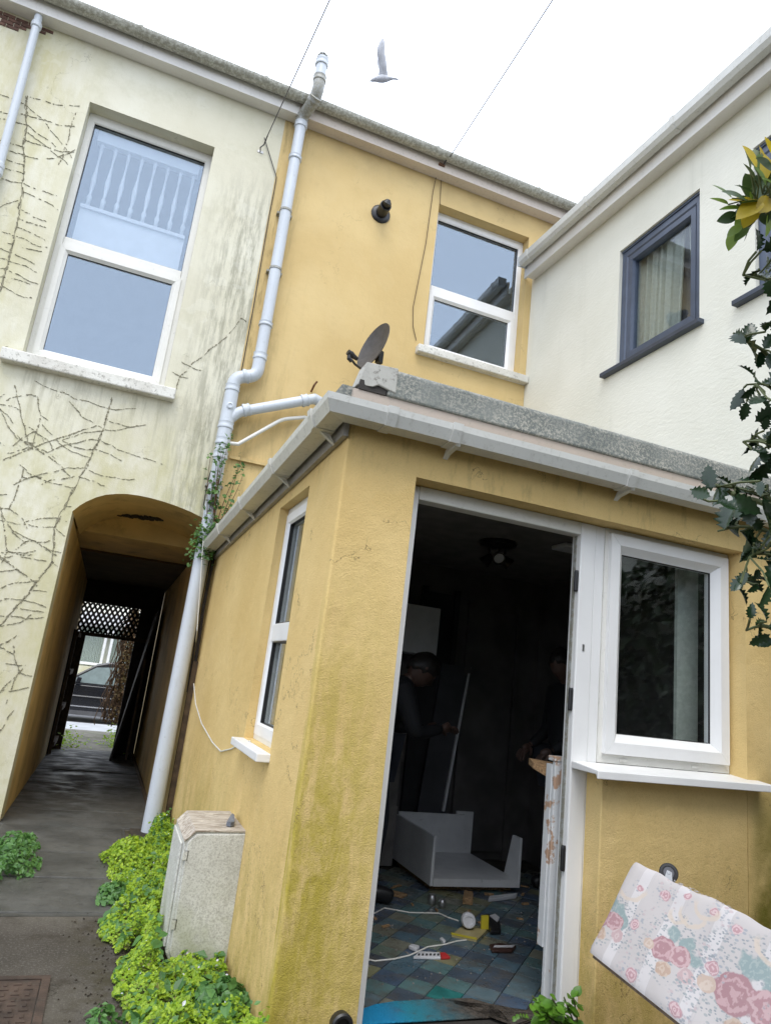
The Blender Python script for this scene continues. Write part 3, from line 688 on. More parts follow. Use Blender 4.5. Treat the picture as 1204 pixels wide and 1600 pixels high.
# ================================================================ PALE WING ON THE RIGHT
XR = 3.57; FRr = FX(XR)
hr = thing('house_wing', 'pale cream rear wing with blue framed windows and white eaves', 'house', (5.5, 2, 0))
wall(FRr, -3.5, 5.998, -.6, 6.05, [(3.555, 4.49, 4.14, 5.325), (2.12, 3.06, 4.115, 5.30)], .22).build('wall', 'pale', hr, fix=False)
for (a, b, c_, e) in ((3.56, 4.485, 4.145, 5.30), (2.125, 3.055, 4.12, 5.275)):
    wn = MB().ring(Fr(FRr.O+FRr.N*-.03, FRr.U, FRr.N), a, b, c_, e, [(0, 0), (0, -.07), (.07, -.07), (.07, -.012), (.055, 0)]).build('window', 'blue_frame', hr)
    f3 = Fr(FRr.O+FRr.N*-.055, FRr.U, FRr.N)
    MB().ring(f3, a+.071, b-.071, c_+.071, e-.071, [(0, .018), (0, -.045), (.062, -.045), (.062, -.008), (.05, .018)]).build('sash', 'blue_frame', wn)
    MB().box(f3, a+.13, b-.13, c_+.13, e-.13, -.030, -.024).build('pane', 'glass', wn)
    bx('window_sill', 'blue_sill', hr, FRr, a-.05, b+.16, c_-.042, c_-.003, -.10, .055, bevel=.004)
    bx('head_trim', 'blue_frame', wn, FRr, a, b, e+.001, e+.024, -.09, -.02)
room(hr, XR+.221, 6.8, .5, 5.6, 3.2, 5.9, 'room')
MAT['curtain'] = leaf_mat('pale_curtain', (.62, .66, .60), (.66, .70, .64), .9, .4)
def curtain(par, y0, y1, z0, z1, x, lean=0.):
    mb = MB(); n = 60; rows = []
    for zz, sp_ in ((z1, 1.), ((z0+z1)/2, .97), (z0, .93)):
        rows.append([(x+.022*math.sin(i*.9)+.008*math.sin(i*2.3), y0+(y1-y0)*i/n*sp_+lean*(z1-zz), zz) for i in range(n+1)])
    for r0, r1 in zip(rows, rows[1:]):
        for i in range(n): mb.quad(r0[i], r0[i+1], r1[i+1], r1[i])
    return mb.build('curtain', 'curtain', par, smooth=True, fix=False)
curtain(hr, 3.86, 4.62, 4.12, 5.45, XR+.155, .05); curtain(hr, 3.50, 3.83, 4.12, 5.45, XR+.16, -.05)
curtain(hr, 2.15, 3.2, 4.12, 5.45, XR+.16)
# eaves falling slightly towards the garden
def sl_box(name, mat, par, x0, x1, ya, yb, z0a, z1a, z0b, z1b):
    vs = [(x0, ya, z0a), (x1, ya, z0a), (x1, ya, z1a), (x0, ya, z1a)]; v2 = [(x0, yb, z0b), (x1, yb, z0b), (x1, yb, z1b), (x0, yb, z1b)]
    return MB().add(vs+v2, [(0, 1, 2, 3), (4, 7, 6, 5), (0, 4, 5, 1), (1, 5, 6, 2), (2, 6, 7, 3), (3, 7, 4, 0)]).build(name, mat, par)
zf = lambda Y: 5.84-(6-Y)*.044
sl_box('fascia', 'fascia', hr, 3.445, 3.47, -3.5, 5.97, zf(-3.5), zf(-3.5)+.17, zf(5.97), zf(5.97)+.17)
sl_box('soffit', 'fascia', hr, 3.4705, 3.5685, -3.5, 5.95, zf(-3.5)+.015, zf(-3.5)+.03, zf(5.95)+.015, zf(5.95)+.03)
SQ = [(.003, .10), (.003, .03), (.022, 0), (.080, 0), (.104, .035), (.104, .10), (.112, .10), (.112, .108), (.098, .108), (.098, .039), (.077, .008), (.025, .008), (.010, .034), (.010, .10)]
SQ = [(.003, .10), (.003, .03), (.022, 0), (.080, 0), (.104, .035), (.108, .104), (.098, .104), (.098, .039), (.077, .008), (.025, .008), (.010, .034), (.010, .10)]
ge = [(3.443, -3.5, zf(-3.5)+.115), (3.443, 5.93, zf(5.93)+.115)]
gt = MB().sweep(SQ, ge, [(-1, 0, 0)]*2).build('gutter', 'gutter_top', hr)
bx('end_stop', 'soil', gt, W, 3.332, 3.442, zf(5.93)+.108, zf(5.93)+.222, 5.931, 5.945)
for Y in (5.78, 4.75, 3.62, 2.4):
    MB().sweep([(d*1.10-.004, z*1.10-.005) for d, z in SQ], [(3.443, Y-.02, zf(Y)+.115), (3.443, Y+.02, zf(Y)+.115)], [(-1, 0, 0)]*2).build('bracket', 'gutter_top', gt)
MB().prism([(3.60, -3.5, 5.80), (5.3, -3.5, 6.7), (7.2, -3.5, 5.70), (7.2, -3.5, 5.76), (5.3, -3.5, 6.78), (3.60, -3.5, 5.88)], (0, 9.4, 0)).build('roof', 'slate', hr)
bx('end_wall', 'pale', hr, W, 3.80, 7.0, -.6, 6.0, -3.5, -3.3)
bx('far_wall', 'pale', hr, W, 6.85, 7.05, -.6, 6.0, -3.29, 5.9)

# ================================================================ KITCHEN EXTENSION
D = 2.55; FF = FY(D)
A2, B2 = Vector((.709, D, 0)), Vector((.640, 5.995, 0))
Us = (B2-A2).normalized(); Ns = Vector((-Us.y, Us.x, 0)); LS = (B2-A2).length
FS = Fr(A2, Us, Ns)
ex = thing('kitchen_extension', 'single storey yellow kitchen extension with open doorway and flat roof', 'extension', (2.1, 4.2, 0))
ZT = 2.36
# corner pier with softened arris
r = .012; cx, cy = .709+r, D+r
poly = [(cx+r*math.cos(a), cy+r*math.sin(a), -.4) for a in [PI+i*PI/12 for i in range(7)]]
pier = [tuple(FS.p(.2004, -.4, 0))] + poly + [(1.028, D, -.4), (1.028, D+.20, -.4)]
pr = MB().prism(pier, (0, 0, ZT+.4)).build('corner_pier', 'yellow_ext', ex)
wall(FS, .2006, LS, -.4, 2.36, [(.515, 1.10, .905, 2.12)], .2).build('side_wall', 'yellow_ext', ex, fix=False)
bx('lintel', 'yellow_ext', ex, FF, 1.0285, 2.86, 2.106, ZT, -.20, 0)
bx('end_pier', 'yellow_ext', ex, FF, 2.8605, 3.568, -.4, ZT, -.20, 0)
bx('infill_wall', 'yellow_ext', ex, FF, 2.032, 2.860, -.4, .985, -.20, 0, bevel=.006)
# roof, kerb, fascia
bx('roof', 'kerb', ex, W, .66, 3.568, ZT+.002, 2.44, D+.02, 5.97)
kb = MB()
zk0, zk1 = 2.418, 2.548
kb.prism([(.845, D-.034, zk0), (.845, D-.030, zk1-.016), (.845, D-.018, zk1), (.845, D+.10, zk1), (.845, D+.10, zk0)], (2.72, 0, 0))
kb.build('roof_kerb', 'kerb', ex, bevel=.008)
kc = MB(); kc.prism([(.712, D-.020, zk0+.02), (.738, D-.034, zk1-.006), (.880, D-.036, zk1+.002), (.880, D-.038, zk0+.016), (.80, D-.038, zk0+.034), (.775, D-.038, zk0+.02)], (0, .10, .002))
kc.build('kerb_end_cap', 'cap', ex, bevel=.004)
MB().box(FF, .70, 3.56, 2.300, 2.417, .0005, .022).build('fascia', 'fascia_brown', ex)
# dark packing under the kerb end
bx('timber_end', 'dark_gap', ex, FF, .72, .84, 2.4175, 2.46, .001, .028)
fs_ = MB(); P0, P1 = FS.p(-.01, 2.207, .003), FS.p(LS-.02, 2.112, .003)
fs_.add([P0, P1, P1+Vector((0, 0, .17)), P0+Vector((0, 0, .17)), P0+Ns*.022, P1+Ns*.022, P1+Ns*.022+Vector((0, 0, .17)), P0+Ns*.022+Vector((0, 0, .17))], [(0, 1, 2, 3), (4, 7, 6, 5), (0, 4, 5, 1), (1, 5, 6, 2), (2, 6, 7, 3), (3, 7, 4, 0)])
MAT['fascia_grey'] = upvc('grey_stained_fascia', (.30, .28, .26), .7, .45)
fs_.build('side_fascia', 'fascia_grey', ex)
zg = 2.250
SQ2 = [(d*1.12, z) for d, z in ((.003, .068), (.003, .02), (.015, 0), (.088, 0), (.107, .044), (.110, .071), (.100, .071), (.098, .047), (.083, .007), (.018, .007), (.010, .022), (.010, .068))]
nf = Vector((0, -1, 0)); corner = Vector((.709, D, zg)); mit = (nf+Ns)/(1+nf.dot(Ns))
gend = FS.p(LS-.06, zg-.098, .024)
gt = MB().sweep(SQ2, [gend, corner+mit*.024], [Ns, mit]).build('gutter', 'gutter', ex)
gf = MB().sweep(SQ2, [corner+mit*.024+Vector((.0008, 0, 0)), Vector((3.55, D-.024, zg+.004))], [mit, nf]).build('gutter', 'gutter_top', ex)
def clip(par, q, dr, out, mat='gutter_top', wd=.022):
    q = Vector(q); dr = Vector(dr)
    MB().sweep([(d*1.10-.003, z*1.10-.005) for d, z in SQ2], [q-dr*wd, q+dr*wd], [out, out]).build('bracket', mat, par)
for x in (.84, 1.13, 2.03, 2.9): clip(gf, (x, D-.024, zg+.001), (1, 0, 0), nf)
for x in (1.13, 2.03):   # support arms under the gutter
    MB().prism([(x+.01, D-.001, 2.212), (x+.01, D-.024, 2.247), (x+.01, D-.122, 2.249), (x+.01, D-.116, 2.239), (x+.01, D-.03, 2.227)], (.022, 0, 0)).build('support_arm', 'gutter_top', gf)
for t in (.035, .25, .50, .75):
    q = corner+mit*.024; q = q*(1-t)+gend*t
    clip(gt, q, (gend-q).normalized(), Ns, 'gutter')
    MB().prism([q+Vector((-.001, 0, -.05)), q+Ns*.03+Vector((0, 0, -.005)), q+Ns*.07+Vector((0, 0, -.006)), q+Ns*.06+Vector((0, 0, -.012))], Us*.02).build('support_arm', 'gutter', gt)
# side window
f2 = FS
wn = window(ex, FS, .517, 1.098, .93, 2.085, 'upvc', transom=1.44, d=-.045, sash=False)
bx('head_packing', 'upvc_old', wn, FS, .517, 1.098, 2.0855, 2.118, -.11, -.05)
bx('window_sill', 'upvc', ex, FS, .50, 1.12, .866, .902, -.10, .06, bevel=.004)
bx('sill_packing', 'upvc_old', wn, FS, .518, 1.097, .9055, .929, -.10, -.047)
# door frame + window, one white composite frame
DY = D+.10; FD = FY(DY)
df = MB().box(FD, 1.03, 1.092, -.0, 2.10, -.07, 0).build('door_frame', 'upvc', ex, bevel=.005)
hd = MB(); hd.box(FD, 1.0925, 1.943, 2.042, 2.104, -.07, 0); hd.build('head_rail', 'upvc_old', df, bevel=.005)
ml = MB(); ml.box(FD, 1.943, 2.028, 0, 2.104, -.07, .0); ml.build('mullion', 'upvc', df, bevel=.006)
m2 = MB(); m2.box(FD, 2.0285, 2.081, .988, 2.104, -.07, -.004); m2.build('mullion', 'upvc', df, bevel=.005)
bx('jamb_cover', 'upvc', df, FD, 2.0285, 2.0315, 0, .984, -.07, -.002)
bx('threshold', 'dark_gap', df, FD, 1.0925, 1.9425, .0, .020, -.08, .02, bevel=.004)
MB().box(FD, 1.9385, 1.9425, .03, 2.04, -.050, -.03).build('seal', 'soil_dirty', df)
for z in (1.82, 1.28, .62):
    MB().lathe((1.936, DY+.015, z-.05), (0, 0, 1), [(.009, 0), (.011, .005), (.011, .09), (.009, .10)], 10).build('hinge', 'black', df)
bx('keep_plate', 'steel', df, FD, 1.975, 1.985, 1.50, 1.53, .0005, .003)
wn = MB().ring(FD, 2.0815, 2.857, 1.022, 2.104, [(0, 0), (0, -.07), (.045, -.07), (.045, -.010), (.036, 0)]).build('window', 'upvc_old', ex)
MB().ring(FD, 2.103, 2.838, 1.062, 2.078, [(0, .022), (0, -.05), (.088, -.05), (.088, -.012), (.078, -.004), (.052, .022)]).build('sash', 'upvc', wn)
MB().box(FD, 2.188, 2.753, 1.146, 1.994, -.030, -.022).build('pane', 'glass', wn)
MB().ring(FD, 2.184, 2.757, 1.142, 1.998, [(0, -.013), (0, -.021), (.012, -.021), (.009, -.013)], 0).build('gasket', 'black', wn)
for x in (2.20, 2.62): bx('vent_slot', 'upvc_old', wn, FD, x, x+.045, 1.032, 1.046, .0005, .006, bevel=.003)
sf = MB(); sf.prism([(1.945, DY-.001, .988), (1.945, DY-.001, 1.020), (1.945, D-.085, 1.004), (1.945, D-.085, .972), (1.945, D-.075, .972), (1.945, D-.070, .988)], (.985, 0, 0)); sf.build('window_sill', 'upvc', ex, bevel=.003)
# interior shell
bx('side_blind', 'curtain', ex, W, 2.70, 2.84, .9, 2.2, D+.28, D+.30)
bx('ceiling', 'interior_ceiling', ex, W, .95, 3.35, 2.245, 2.30, D+.205, 5.09)
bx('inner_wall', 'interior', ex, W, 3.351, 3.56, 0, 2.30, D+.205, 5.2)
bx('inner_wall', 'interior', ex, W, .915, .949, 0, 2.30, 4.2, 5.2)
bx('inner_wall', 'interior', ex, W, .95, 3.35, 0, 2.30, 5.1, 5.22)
bx('dark_doorway_panel', 'interior_dark', ex, FY(5.09), 2.26, 2.50, .03, 2.02, 0, .02)  # dark panel in place of the unlit doorway opening
# pale tall cupboard door and architraves on the back wall
td = bx('larder_door', 'interior', ex, FY(5.09), 2.70, 3.10, .08, 1.95, 0, .025, bevel=.004)
for a, b in ((2.64, 2.695), (3.105, 3.15)): bx('architrave', 'interior', ex, FY(5.09), a, b, 0, 2.0, 0, .035)
bx('door_lining', 'interior_dark', ex, FY(5.09), 2.505, 2.55, 0, 2.06, 0, .03); bx('door_lining', 'interior_dark', ex, FY(5.09), 2.21, 2.255, 0, 2.06, 0, .03)

# tiled floor: diagonal tiles, each a piece
kf = tag(bx('kitchen_floor', 'soil_ground', None, W, .92, 3.35, .001, .018, D+.02, 5.7), kind='structure')
def tile_mat():
    g = G('slate_effect_tile', .38); rn = g.rnd()
    cr = g.n('ShaderNodeValToRGB'); cr.color_ramp.interpolation = 'CONSTANT'
    cols = [(.055, .085, .13), (.09, .135, .155), (.12, .16, .13), (.19, .19, .11), (.08, .15, .155), (.05, .07, .095), (.16, .165, .13), (.065, .115, .15)]
    el_ = cr.color_ramp.elements
    for i, c_ in enumerate(cols):
        e = el_[i] if i < 2 else el_.new(i/len(cols)); e.position = i/len(cols); e.color = (*c_, 1)
    g.put(cr.inputs[0], rn)
    k = g.mix(g.ramp(g.noise(9, 7, .7), .42, .68, 0, .7), cr.outputs[0], (.085, .075, .060))
    g.col(k); g.bump(g.noise(40, 4), .2, .003); g.put(g.b.inputs['Roughness'], g.ramp(g.noise(11, 6), .35, .65, .25, .65)); return g.m
MAT['tile'] = tile_mat()
MAT['tile_teal'] = plain('teal_tile', (.03, .17, .16), .35, .2, 20)
T = .1285; hd_ = T*math.sqrt(2)/2
tm = bpy.data.meshes.new('tile'); g_ = .0022; a = hd_-g_
tv = [(a, 0, 0), (0, a, 0), (-a, 0, 0), (0, -a, 0)]; tv = tv+[(x*.985, y_*.985, .006) for x, y_, z in tv]
tm.from_pydata(tv, [], [(3, 2, 1, 0), (4, 5, 6, 7), (0, 1, 5, 4), (1, 2, 6, 5), (2, 3, 7, 6), (3, 0, 4, 7)]); tm.materials.append(MAT['tile'])
tm2 = tm.copy(); tm2.materials.clear(); tm2.materials.append(MAT['tile_teal'])
ox, oy = 1.550, 2.895                             # centre of the teal tile
tiles = []
for i in range(-22, 23):
    for j in range(-22, 23):
        x = ox+(i+j)*hd_; yy = oy+(i-j)*hd_
        if 1.06 < x < 3.2 and D+.19 < yy < 4.75: tiles.append((yy, x, i, j))
tiles.sort()
for yy, x, i, j in tiles[:300]:
    o = bpy.data.objects.new('tile', tm2 if (i, j) in ((0, 0),) else tm); C.objects.link(o); o.parent = kf
    o.location = (x, yy, .0185+R_.uniform(0, .0012)); o.rotation_euler = (R_.uniform(-.004, .004), R_.uniform(-.004, .004), 0)

# ================================================================ THINGS OUTSIDE
# satellite dish on the yellow wall
sdc = on_y(590, 546, 5.55)
dn = Vector((-.93, -.28, .24)).normalized()
ds = thing('satellite_dish', 'small dark grey satellite dish on the yellow wall above the flat roof', 'satellite dish', (sdc.x, 6.0, sdc.z-.3))
MAT['dish'] = plain('grey_mesh_dish', (.075, .07, .068), .55, .15, 20, .4, 400)
du = (Vector((0, 0, 1))-dn*dn.z).normalized(); dv = dn.cross(du)
mb = MB(); NR, NS = 7, 36
for s_, off in ((1, 0), (1, -.006)):
    vs = []
    for i in range(NR+1):
        rr = i/NR
        for kk in range(NS):
            a = 2*PI*kk/NS; vs.append(sdc + du*(.255*rr*math.cos(a)) + dv*(.215*rr*math.sin(a)) + dn*(.060*rr*rr+off))
    mb.add(vs, [(i*NS+kk, i*NS+(kk+1) % NS, (i+1)*NS+(kk+1) % NS, (i+1)*NS+kk) for i in range(NR) for kk in range(NS)])
n0 = (NR)*NS; n1 = (NR+1)*NS+NR*NS
for kk in range(NS): mb.f.append([n0+kk, n0+(kk+1) % NS, n1+(kk+1) % NS, n1+kk])
mb.build('reflector', 'dish', ds, smooth='auto', fix=False)
lnb = on_y(546, 552, 5.35)
lo = sdc-du*.25+dn*.05
MB().tube([sdc-du*.20-dn*.02, lo-du*.04, lo*.45+lnb*.55-du*.05, lnb-du*.03], .011, 8).build('arm', 'black', ds)
MB().lathe(lnb-dn*.02, -dn, [(.001, -.04), (.026, -.04), (.030, 0), (.022, .03), (.018, .07), (.001, .07)], 14).build('receiver', 'black', ds, smooth='auto')
MB().tube([lnb, lnb+Vector((0, 0, -.05)), lnb+Vector((.03, 0, -.07))], .02, 8).build('receiver', 'black', ds)
MB().box(Fr(sdc-dn*.05-du*.06, dv, dn), -.03, .03, -.06, .06, -.02, .03).build('bracket', 'black', ds)
MB().tube([sdc-dn*.05-du*.06, Vector((sdc.x+.14, 5.9, sdc.z-.14)), Vector((sdc.x+.14, 5.9, sdc.z-.35)), Vector((sdc.x+.14, 5.99, sdc.z-.35))], .017, 8).build('mast', 'steel', ds)
bx('wall_plate', 'steel', ds, FY(6.0), sdc.x+.09, sdc.x+.19, sdc.z-.45, sdc.z-.25, 0, .012)

# meter box on the side wall
mbx = thing('meter_box', 'weathered white meter box with peeling top on the extension side wall', 'meter box', (.57, 3.5, 0))
prof = [(.700, .541), (.476, .533), (.434, .489), (.437, .052), (.476, -.022), (.615, -.035), (.700, -.02)]
y0, y1 = 3.30, 3.70
MB().prism([(x, y0, z) for x, z in prof], (0, y1-y0, 0)).build('body', 'box', mbx, bevel=.006)
MB().prism([(.702, y0-.006, .543), (.475, y0-.006, .536), (.432, y0-.006, .492), (.434, y0-.006, .486), (.478, y0-.006, .528), (.702, y0-.006, .534)], (0, y1-y0+.012, 0)).build('top_cover', 'box_top', mbx, bevel=.002)
MB().prism([(x, y0-.009, z) for x, z in [(.697, .528), (.482, .520), (.448, .484), (.450, .060), (.484, -.012), (.612, -.024), (.697, -.010)]], (0, .0085, 0)).build('side_panel', 'box', mbx, bevel=.004)
MB().prism([(.4335, y0+.03, .475), (.4335, y1-.02, .475), (.4365, y1-.02, .065), (.4365, y0+.03, .065)], (-.010, 0, 0)).build('lid', 'box', mbx, bevel=.004)
for z in (.415, .145): MB().prism([(.436, y0-.012, z), (.455, y0-.012, z), (.455, y0-.012, z+.035), (.436, y0-.012, z+.035)], (0, .0025, 0)).build('hinge_clip', 'box', mbx, bevel=.001)
for z in (.415, .145): MB().prism([(.457, y0-.0105, z-.003), (.459, y0-.0105, z-.003), (.459, y0-.0105, z+.038), (.440, y0-.0105, z+.038), (.440, y0-.0105, z+.036), (.457, y0-.0105, z+.036)], (0, .0015, 0)).build('hinge_slot', 'black', mbx)
# sliver of slate lying on the box
MB().prism([(.615, 3.36, .545), (.632, 3.345, .545), (.650, 3.36, .545), (.672, 3.50, .548), (.668, 3.53, .548), (.655, 3.50, .548)], (0, 0, .018)).build('slate_shard', plain('blue_slate', (.17, .19, .23), .6, .2, 30))
tag(bpy.data.objects['slate_shard'], 'blue grey slate shard lying on top of the meter box', 'slate')

def on_s(x, y, d=.007):
    o = Vector((0, 0, HC)); q = A2+Ns*d; rr_ = ray(x, y); return o+rr_*((q-o).dot(Ns)/rr_.dot(Ns))
# white flex hanging down the side wall to the window sill
tag(MB().tube([Vector(q) for q in [on_y(318, 838, 5.80), on_y(314, 900, 5.76), on_y(308, 985, 5.74), *[on_s(*q_) for q_ in ((303, 1030), (302, 1060), (306, 1100), (315, 1130), (332, 1160), (345, 1174), (362, 1170), (374, 1163), (390, 1158))]]], .0042, 6).build('white_cable', 'upvc_old'), 'thin white cable sagging across the yellow side wall to its window sill', 'cable')
# brown timber trims and old cable run in the nook behind the drain pipe
bx('boxed_conduit', 'timber', None, W, .60, .655, -.05, 1.25, 5.90, 5.96)
tag(bpy.data.objects['boxed_conduit'], 'brown boxed conduit in the nook behind the grey drain pipe', 'conduit')
mb = MB()
for dx in (0, .02, .035): mb.tube([(.585+dx, 5.93, 2.12), (.575+dx, 5.91, 1.7), (.59+dx, 5.92, 1.3), (.60+dx*.6, 5.93, 1.0)], .008, 6)
tag(mb.build('cable_bundle', 'timber_dark'), 'dark cable bundle hanging under the end of the side gutter', 'cables')

# capped black waste outlet low on the corner pier
q = on_y(531, 1592, D)
wo = MB().lathe((q.x, D, q.z-.01), (0, -1, 0), [(.001, 0), (.038, 0), (.040, .03), (.034, .036), (.026, .036), (.024, .02), (.001, .02)], 20).build('waste_outlet', 'black', smooth='auto')
tag(wo, 'small round black waste outlet low on the yellow corner pier', 'pipe outlet')

# drain cover in the concrete
q0 = on_z(80, 1525, .006)
dc = thing('drain_cover', 'rusty iron drain cover set in the concrete path', 'drain cover', (q0.x-.23, q0.y-.3, 0))
MAT['iron'] = plain('rusty_drain_iron', (.075, .048, .034), .7, .3, 12, .6, 90, dirt=(30, .55, .7, .5))
fr_ = Fr((q0.x-.46, q0.y-.62, 0), (1, 0, 0), (0, 1, 0))
for a in ((0, .46, .0, .010, 0, .03), (0, .46, 0, .010, .59, .62), (0, .03, 0, .0095, .0301, .5899), (.43, .46, 0, .0095, .0301, .5899)): bx('frame', 'iron', dc, fr_, *a)
bx('plate', 'iron', dc, fr_, .034, .426, 0, .007, .034, .586)
mb = MB()
for i in range(9):
    for j in range(13): mb.box(fr_, .05+i*.041, .078+i*.041, .0065, .0105, .05+j*.041, .062+j*.041) if (i+j) % 2 else mb.box(fr_, .058+i*.041, .070+i*.041, .0065, .0105, .042+j*.041, .070+j*.041)
mb.build('tread_pattern', 'iron', dc)

# ---------------------------------------------------------------- floral divan base leaning by the infill wall
def floral():
    g = G('floral_ticking', .85, spec=.2)
    at_ = g.n('ShaderNodeAttribute', attribute_name='uvf'); sep = g.n('ShaderNodeSeparateXYZ'); g.put(sep.inputs[0], at_.outputs['Vector'])
    u, v = sep.outputs[0], sep.outputs[1]
    def vec(a, b): c_ = g.n('ShaderNodeCombineXYZ'); g.put(c_.inputs[0], a); g.put(c_.inputs[1], b); return c_.outputs[0]
    uv = vec(u, v)
    wob = g.n('ShaderNodeTexNoise'); g.put(wob.inputs['Vector'], uv); wob.inputs['Scale'].default_value = 26; wob.inputs['Detail'].default_value = 3
    def dist(cx_, cy_, su=.62, sv=1., wobble=.02):
        a = g.mul(g.math('SUBTRACT', u, cx_), su); b = g.mul(g.math('SUBTRACT', v, cy_), sv)
        d_ = g.math('SQRT', g.math('ADD', g.mul(a, a), g.mul(b, b)))
        return g.math('ADD', d_, g.mul(g.math('SUBTRACT', wob.outputs['Fac'], .5), wobble))
    k = g.mix(g.ramp(g.noise(3, 3, vec=uv), .3, .7), (.49, .455, .44), (.55, .515, .50))
    # woven stripes running across the side
    st = g.math('FRACT', g.mul(g.math('ADD', u, g.mul(v, .02)), 5.2))
    k = g.mix(g.mul(g.math('GREATER_THAN', st, .42), g.math('LESS_THAN', st, .70)), k, (.62, .59, .585))
    for e0 in (.36, .42, .70, .75): k = g.mix(g.mul(g.math('GREATER_THAN', st, e0), g.math('LESS_THAN', st, e0+.02)), k, (.50, .47, .465))
    def leafy(mask, sc_, c1, lo=.56, st_=1.):
        nonlocal k
        lf = g.n('ShaderNodeTexVoronoi', feature='F1'); g.put(lf.inputs['Vector'], vec(g.math('ADD', g.mul(u, .45), g.mul(v, .5)), g.math('SUBTRACT', v, g.mul(u, .25)))); lf.inputs['Scale'].default_value = sc_
        k = g.mix(g.mul(mask, g.mul(g.ramp(lf.outputs['Distance'], .34, .26), st_)), k, c1)
    # trailing sprigs
    for (x0, y0_, sl, amp, ph) in ((.17, .0, .05, .022, .0), (.24, .0, .06, .02, .7), (.50, .0, .05, .022, 1.2), (.45, .0, .02, .02, 2.8), (.78, 0, .0, .02, 2.1)):
        cen = g.math('ADD', g.math('ADD', g.mul(v, sl), x0), g.mul(g.math('SINE', g.math('ADD', g.mul(v, 30), ph)), amp))
        mk = g.ramp(g.math('ABSOLUTE', g.math('SUBTRACT', u, cen)), .032, .016)
        mk = g.mul(mk, g.ramp(g.noise(14, 2, vec=uv), .36, .46))
        leafy(mk, 95, (.30, .33, .36), st_=.8); leafy(mk, 70, (.48, .36, .37), st_=.7)
    def bouquet(cx_, cy_, s, seed):
        nonlocal k
        for (ox_, oy_, rr) in ((-.05, .05, .045), (.06, .045, .05), (.0, -.055, .04), (-.062, -.03, .04), (.07, -.03, .04), (.0, .075, .04)):
            m_ = g.ramp(dist(cx_+ox_*s*1.6, cy_+oy_*s, wobble=.03), rr*s*1.2, rr*s*.85)
            leafy(m_, 105, (.22, .255, .28)); leafy(m_, 80, (.26, .31, .32), st_=.8)
        for (ox_, oy_) in ((.03, .045), (-.01, .058), (.055, .02)):      # teal foliage
            d_ = dist(cx_+ox_*s*1.6, cy_+oy_*s, wobble=.05); k = g.mix(g.ramp(d_, .026*s, .018*s), k, (.19, .29, .29))
            k = g.mix(g.mul(g.ramp(d_, .024*s, .016*s), g.ramp(g.noise(70, 2, vec=uv), .5, .6, 0, .7)), k, (.32, .40, .39))
        for (ox_, oy_, rr, cA, cB) in ((-.022, .0, .036, (.50, .29, .305), (.33, .135, .16)), (.028, .006, .031, (.53, .33, .34), (.36, .155, .18)), (.0, -.052, .022, (.53, .40, .30), (.44, .29, .20)), (.058, -.028, .022, (.57, .44, .435), (.48, .32, .32)), (-.065, -.012, .016, (.60, .48, .39), (.52, .38, .29))):
            d_ = dist(cx_+ox_*s*1.6, cy_+oy_*s, wobble=.022)
            mask = g.ramp(d_, rr*s, rr*s*.90)
            petals = g.ramp(g.math('SINE', g.math('ADD', g.mul(d_, 330/s), g.mul(g.noise(42, 3, vec=uv), 13.))), -.3, .7)
            k = g.mix(mask, k, g.mix(petals, cB, cA))
    bouquet(.355, .138, .95, 1); bouquet(.672, .140, 1.45, 2); bouquet(.012, .120, .95, 3); bouquet(.90, .17, 1.1, 4)
    for (cx_, cy_, s) in ((.157, .153, .7), (.245, .025, .8), (.224, .277, .7), (.521, .166, .75), (.462, .021, .75), (.324, .305, .5), (.449, .299, .5), (.543, .286, .6), (.10, .26, .5)):
        m_ = g.ramp(dist(cx_, cy_, wobble=.03), .055*s, .04*s); leafy(m_, 80, (.30, .33, .37))
        d_ = dist(cx_, cy_, wobble=.02); pet = g.ramp(g.math('SINE', g.math('ADD', g.mul(d_, 700), g.mul(g.noise(60, 2, vec=uv), 12.))), -.3, .7)
        k = g.mix(g.ramp(d_, .026*s, .020*s), k, g.mix(pet, (.45, .22, .25), (.64, .45, .46)))
    # ochre scrolls
    for (cx_, cy_, r0) in ((.375, .265, .034), (.315, .245, .024), (.415, .30, .03), (.06, .255, .045), (.69, .29, .045)):
        d_ = dist(cx_, cy_, wobble=.020); ringm = g.ramp(g.math('ABSOLUTE', g.math('SUBTRACT', d_, r0)), .0075, .004)
        half = g.ramp(v, cy_+.015, cy_-.01)
        k = g.mix(g.mul(g.mul(ringm, half), .8), k, (.62, .51, .40))
    k = g.mix(.26, k, (.50, .465, .445)); k = g.mix(g.ramp(g.noise(5, 7, .7, vec=uv), .5, .75, 0, .22), k, (.42, .38, .33))
    g.col(k)
    wv = g.n('ShaderNodeTexNoise'); g.put(wv.inputs['Vector'], uv); wv.inputs['Scale'].default_value = 420
    g.bump(g.math('ADD', wv.outputs['Fac'], g.mul(g.noise(9, 3, vec=uv), 3.)), .25, .004)
    return g.m
MAT['floral'] = floral()
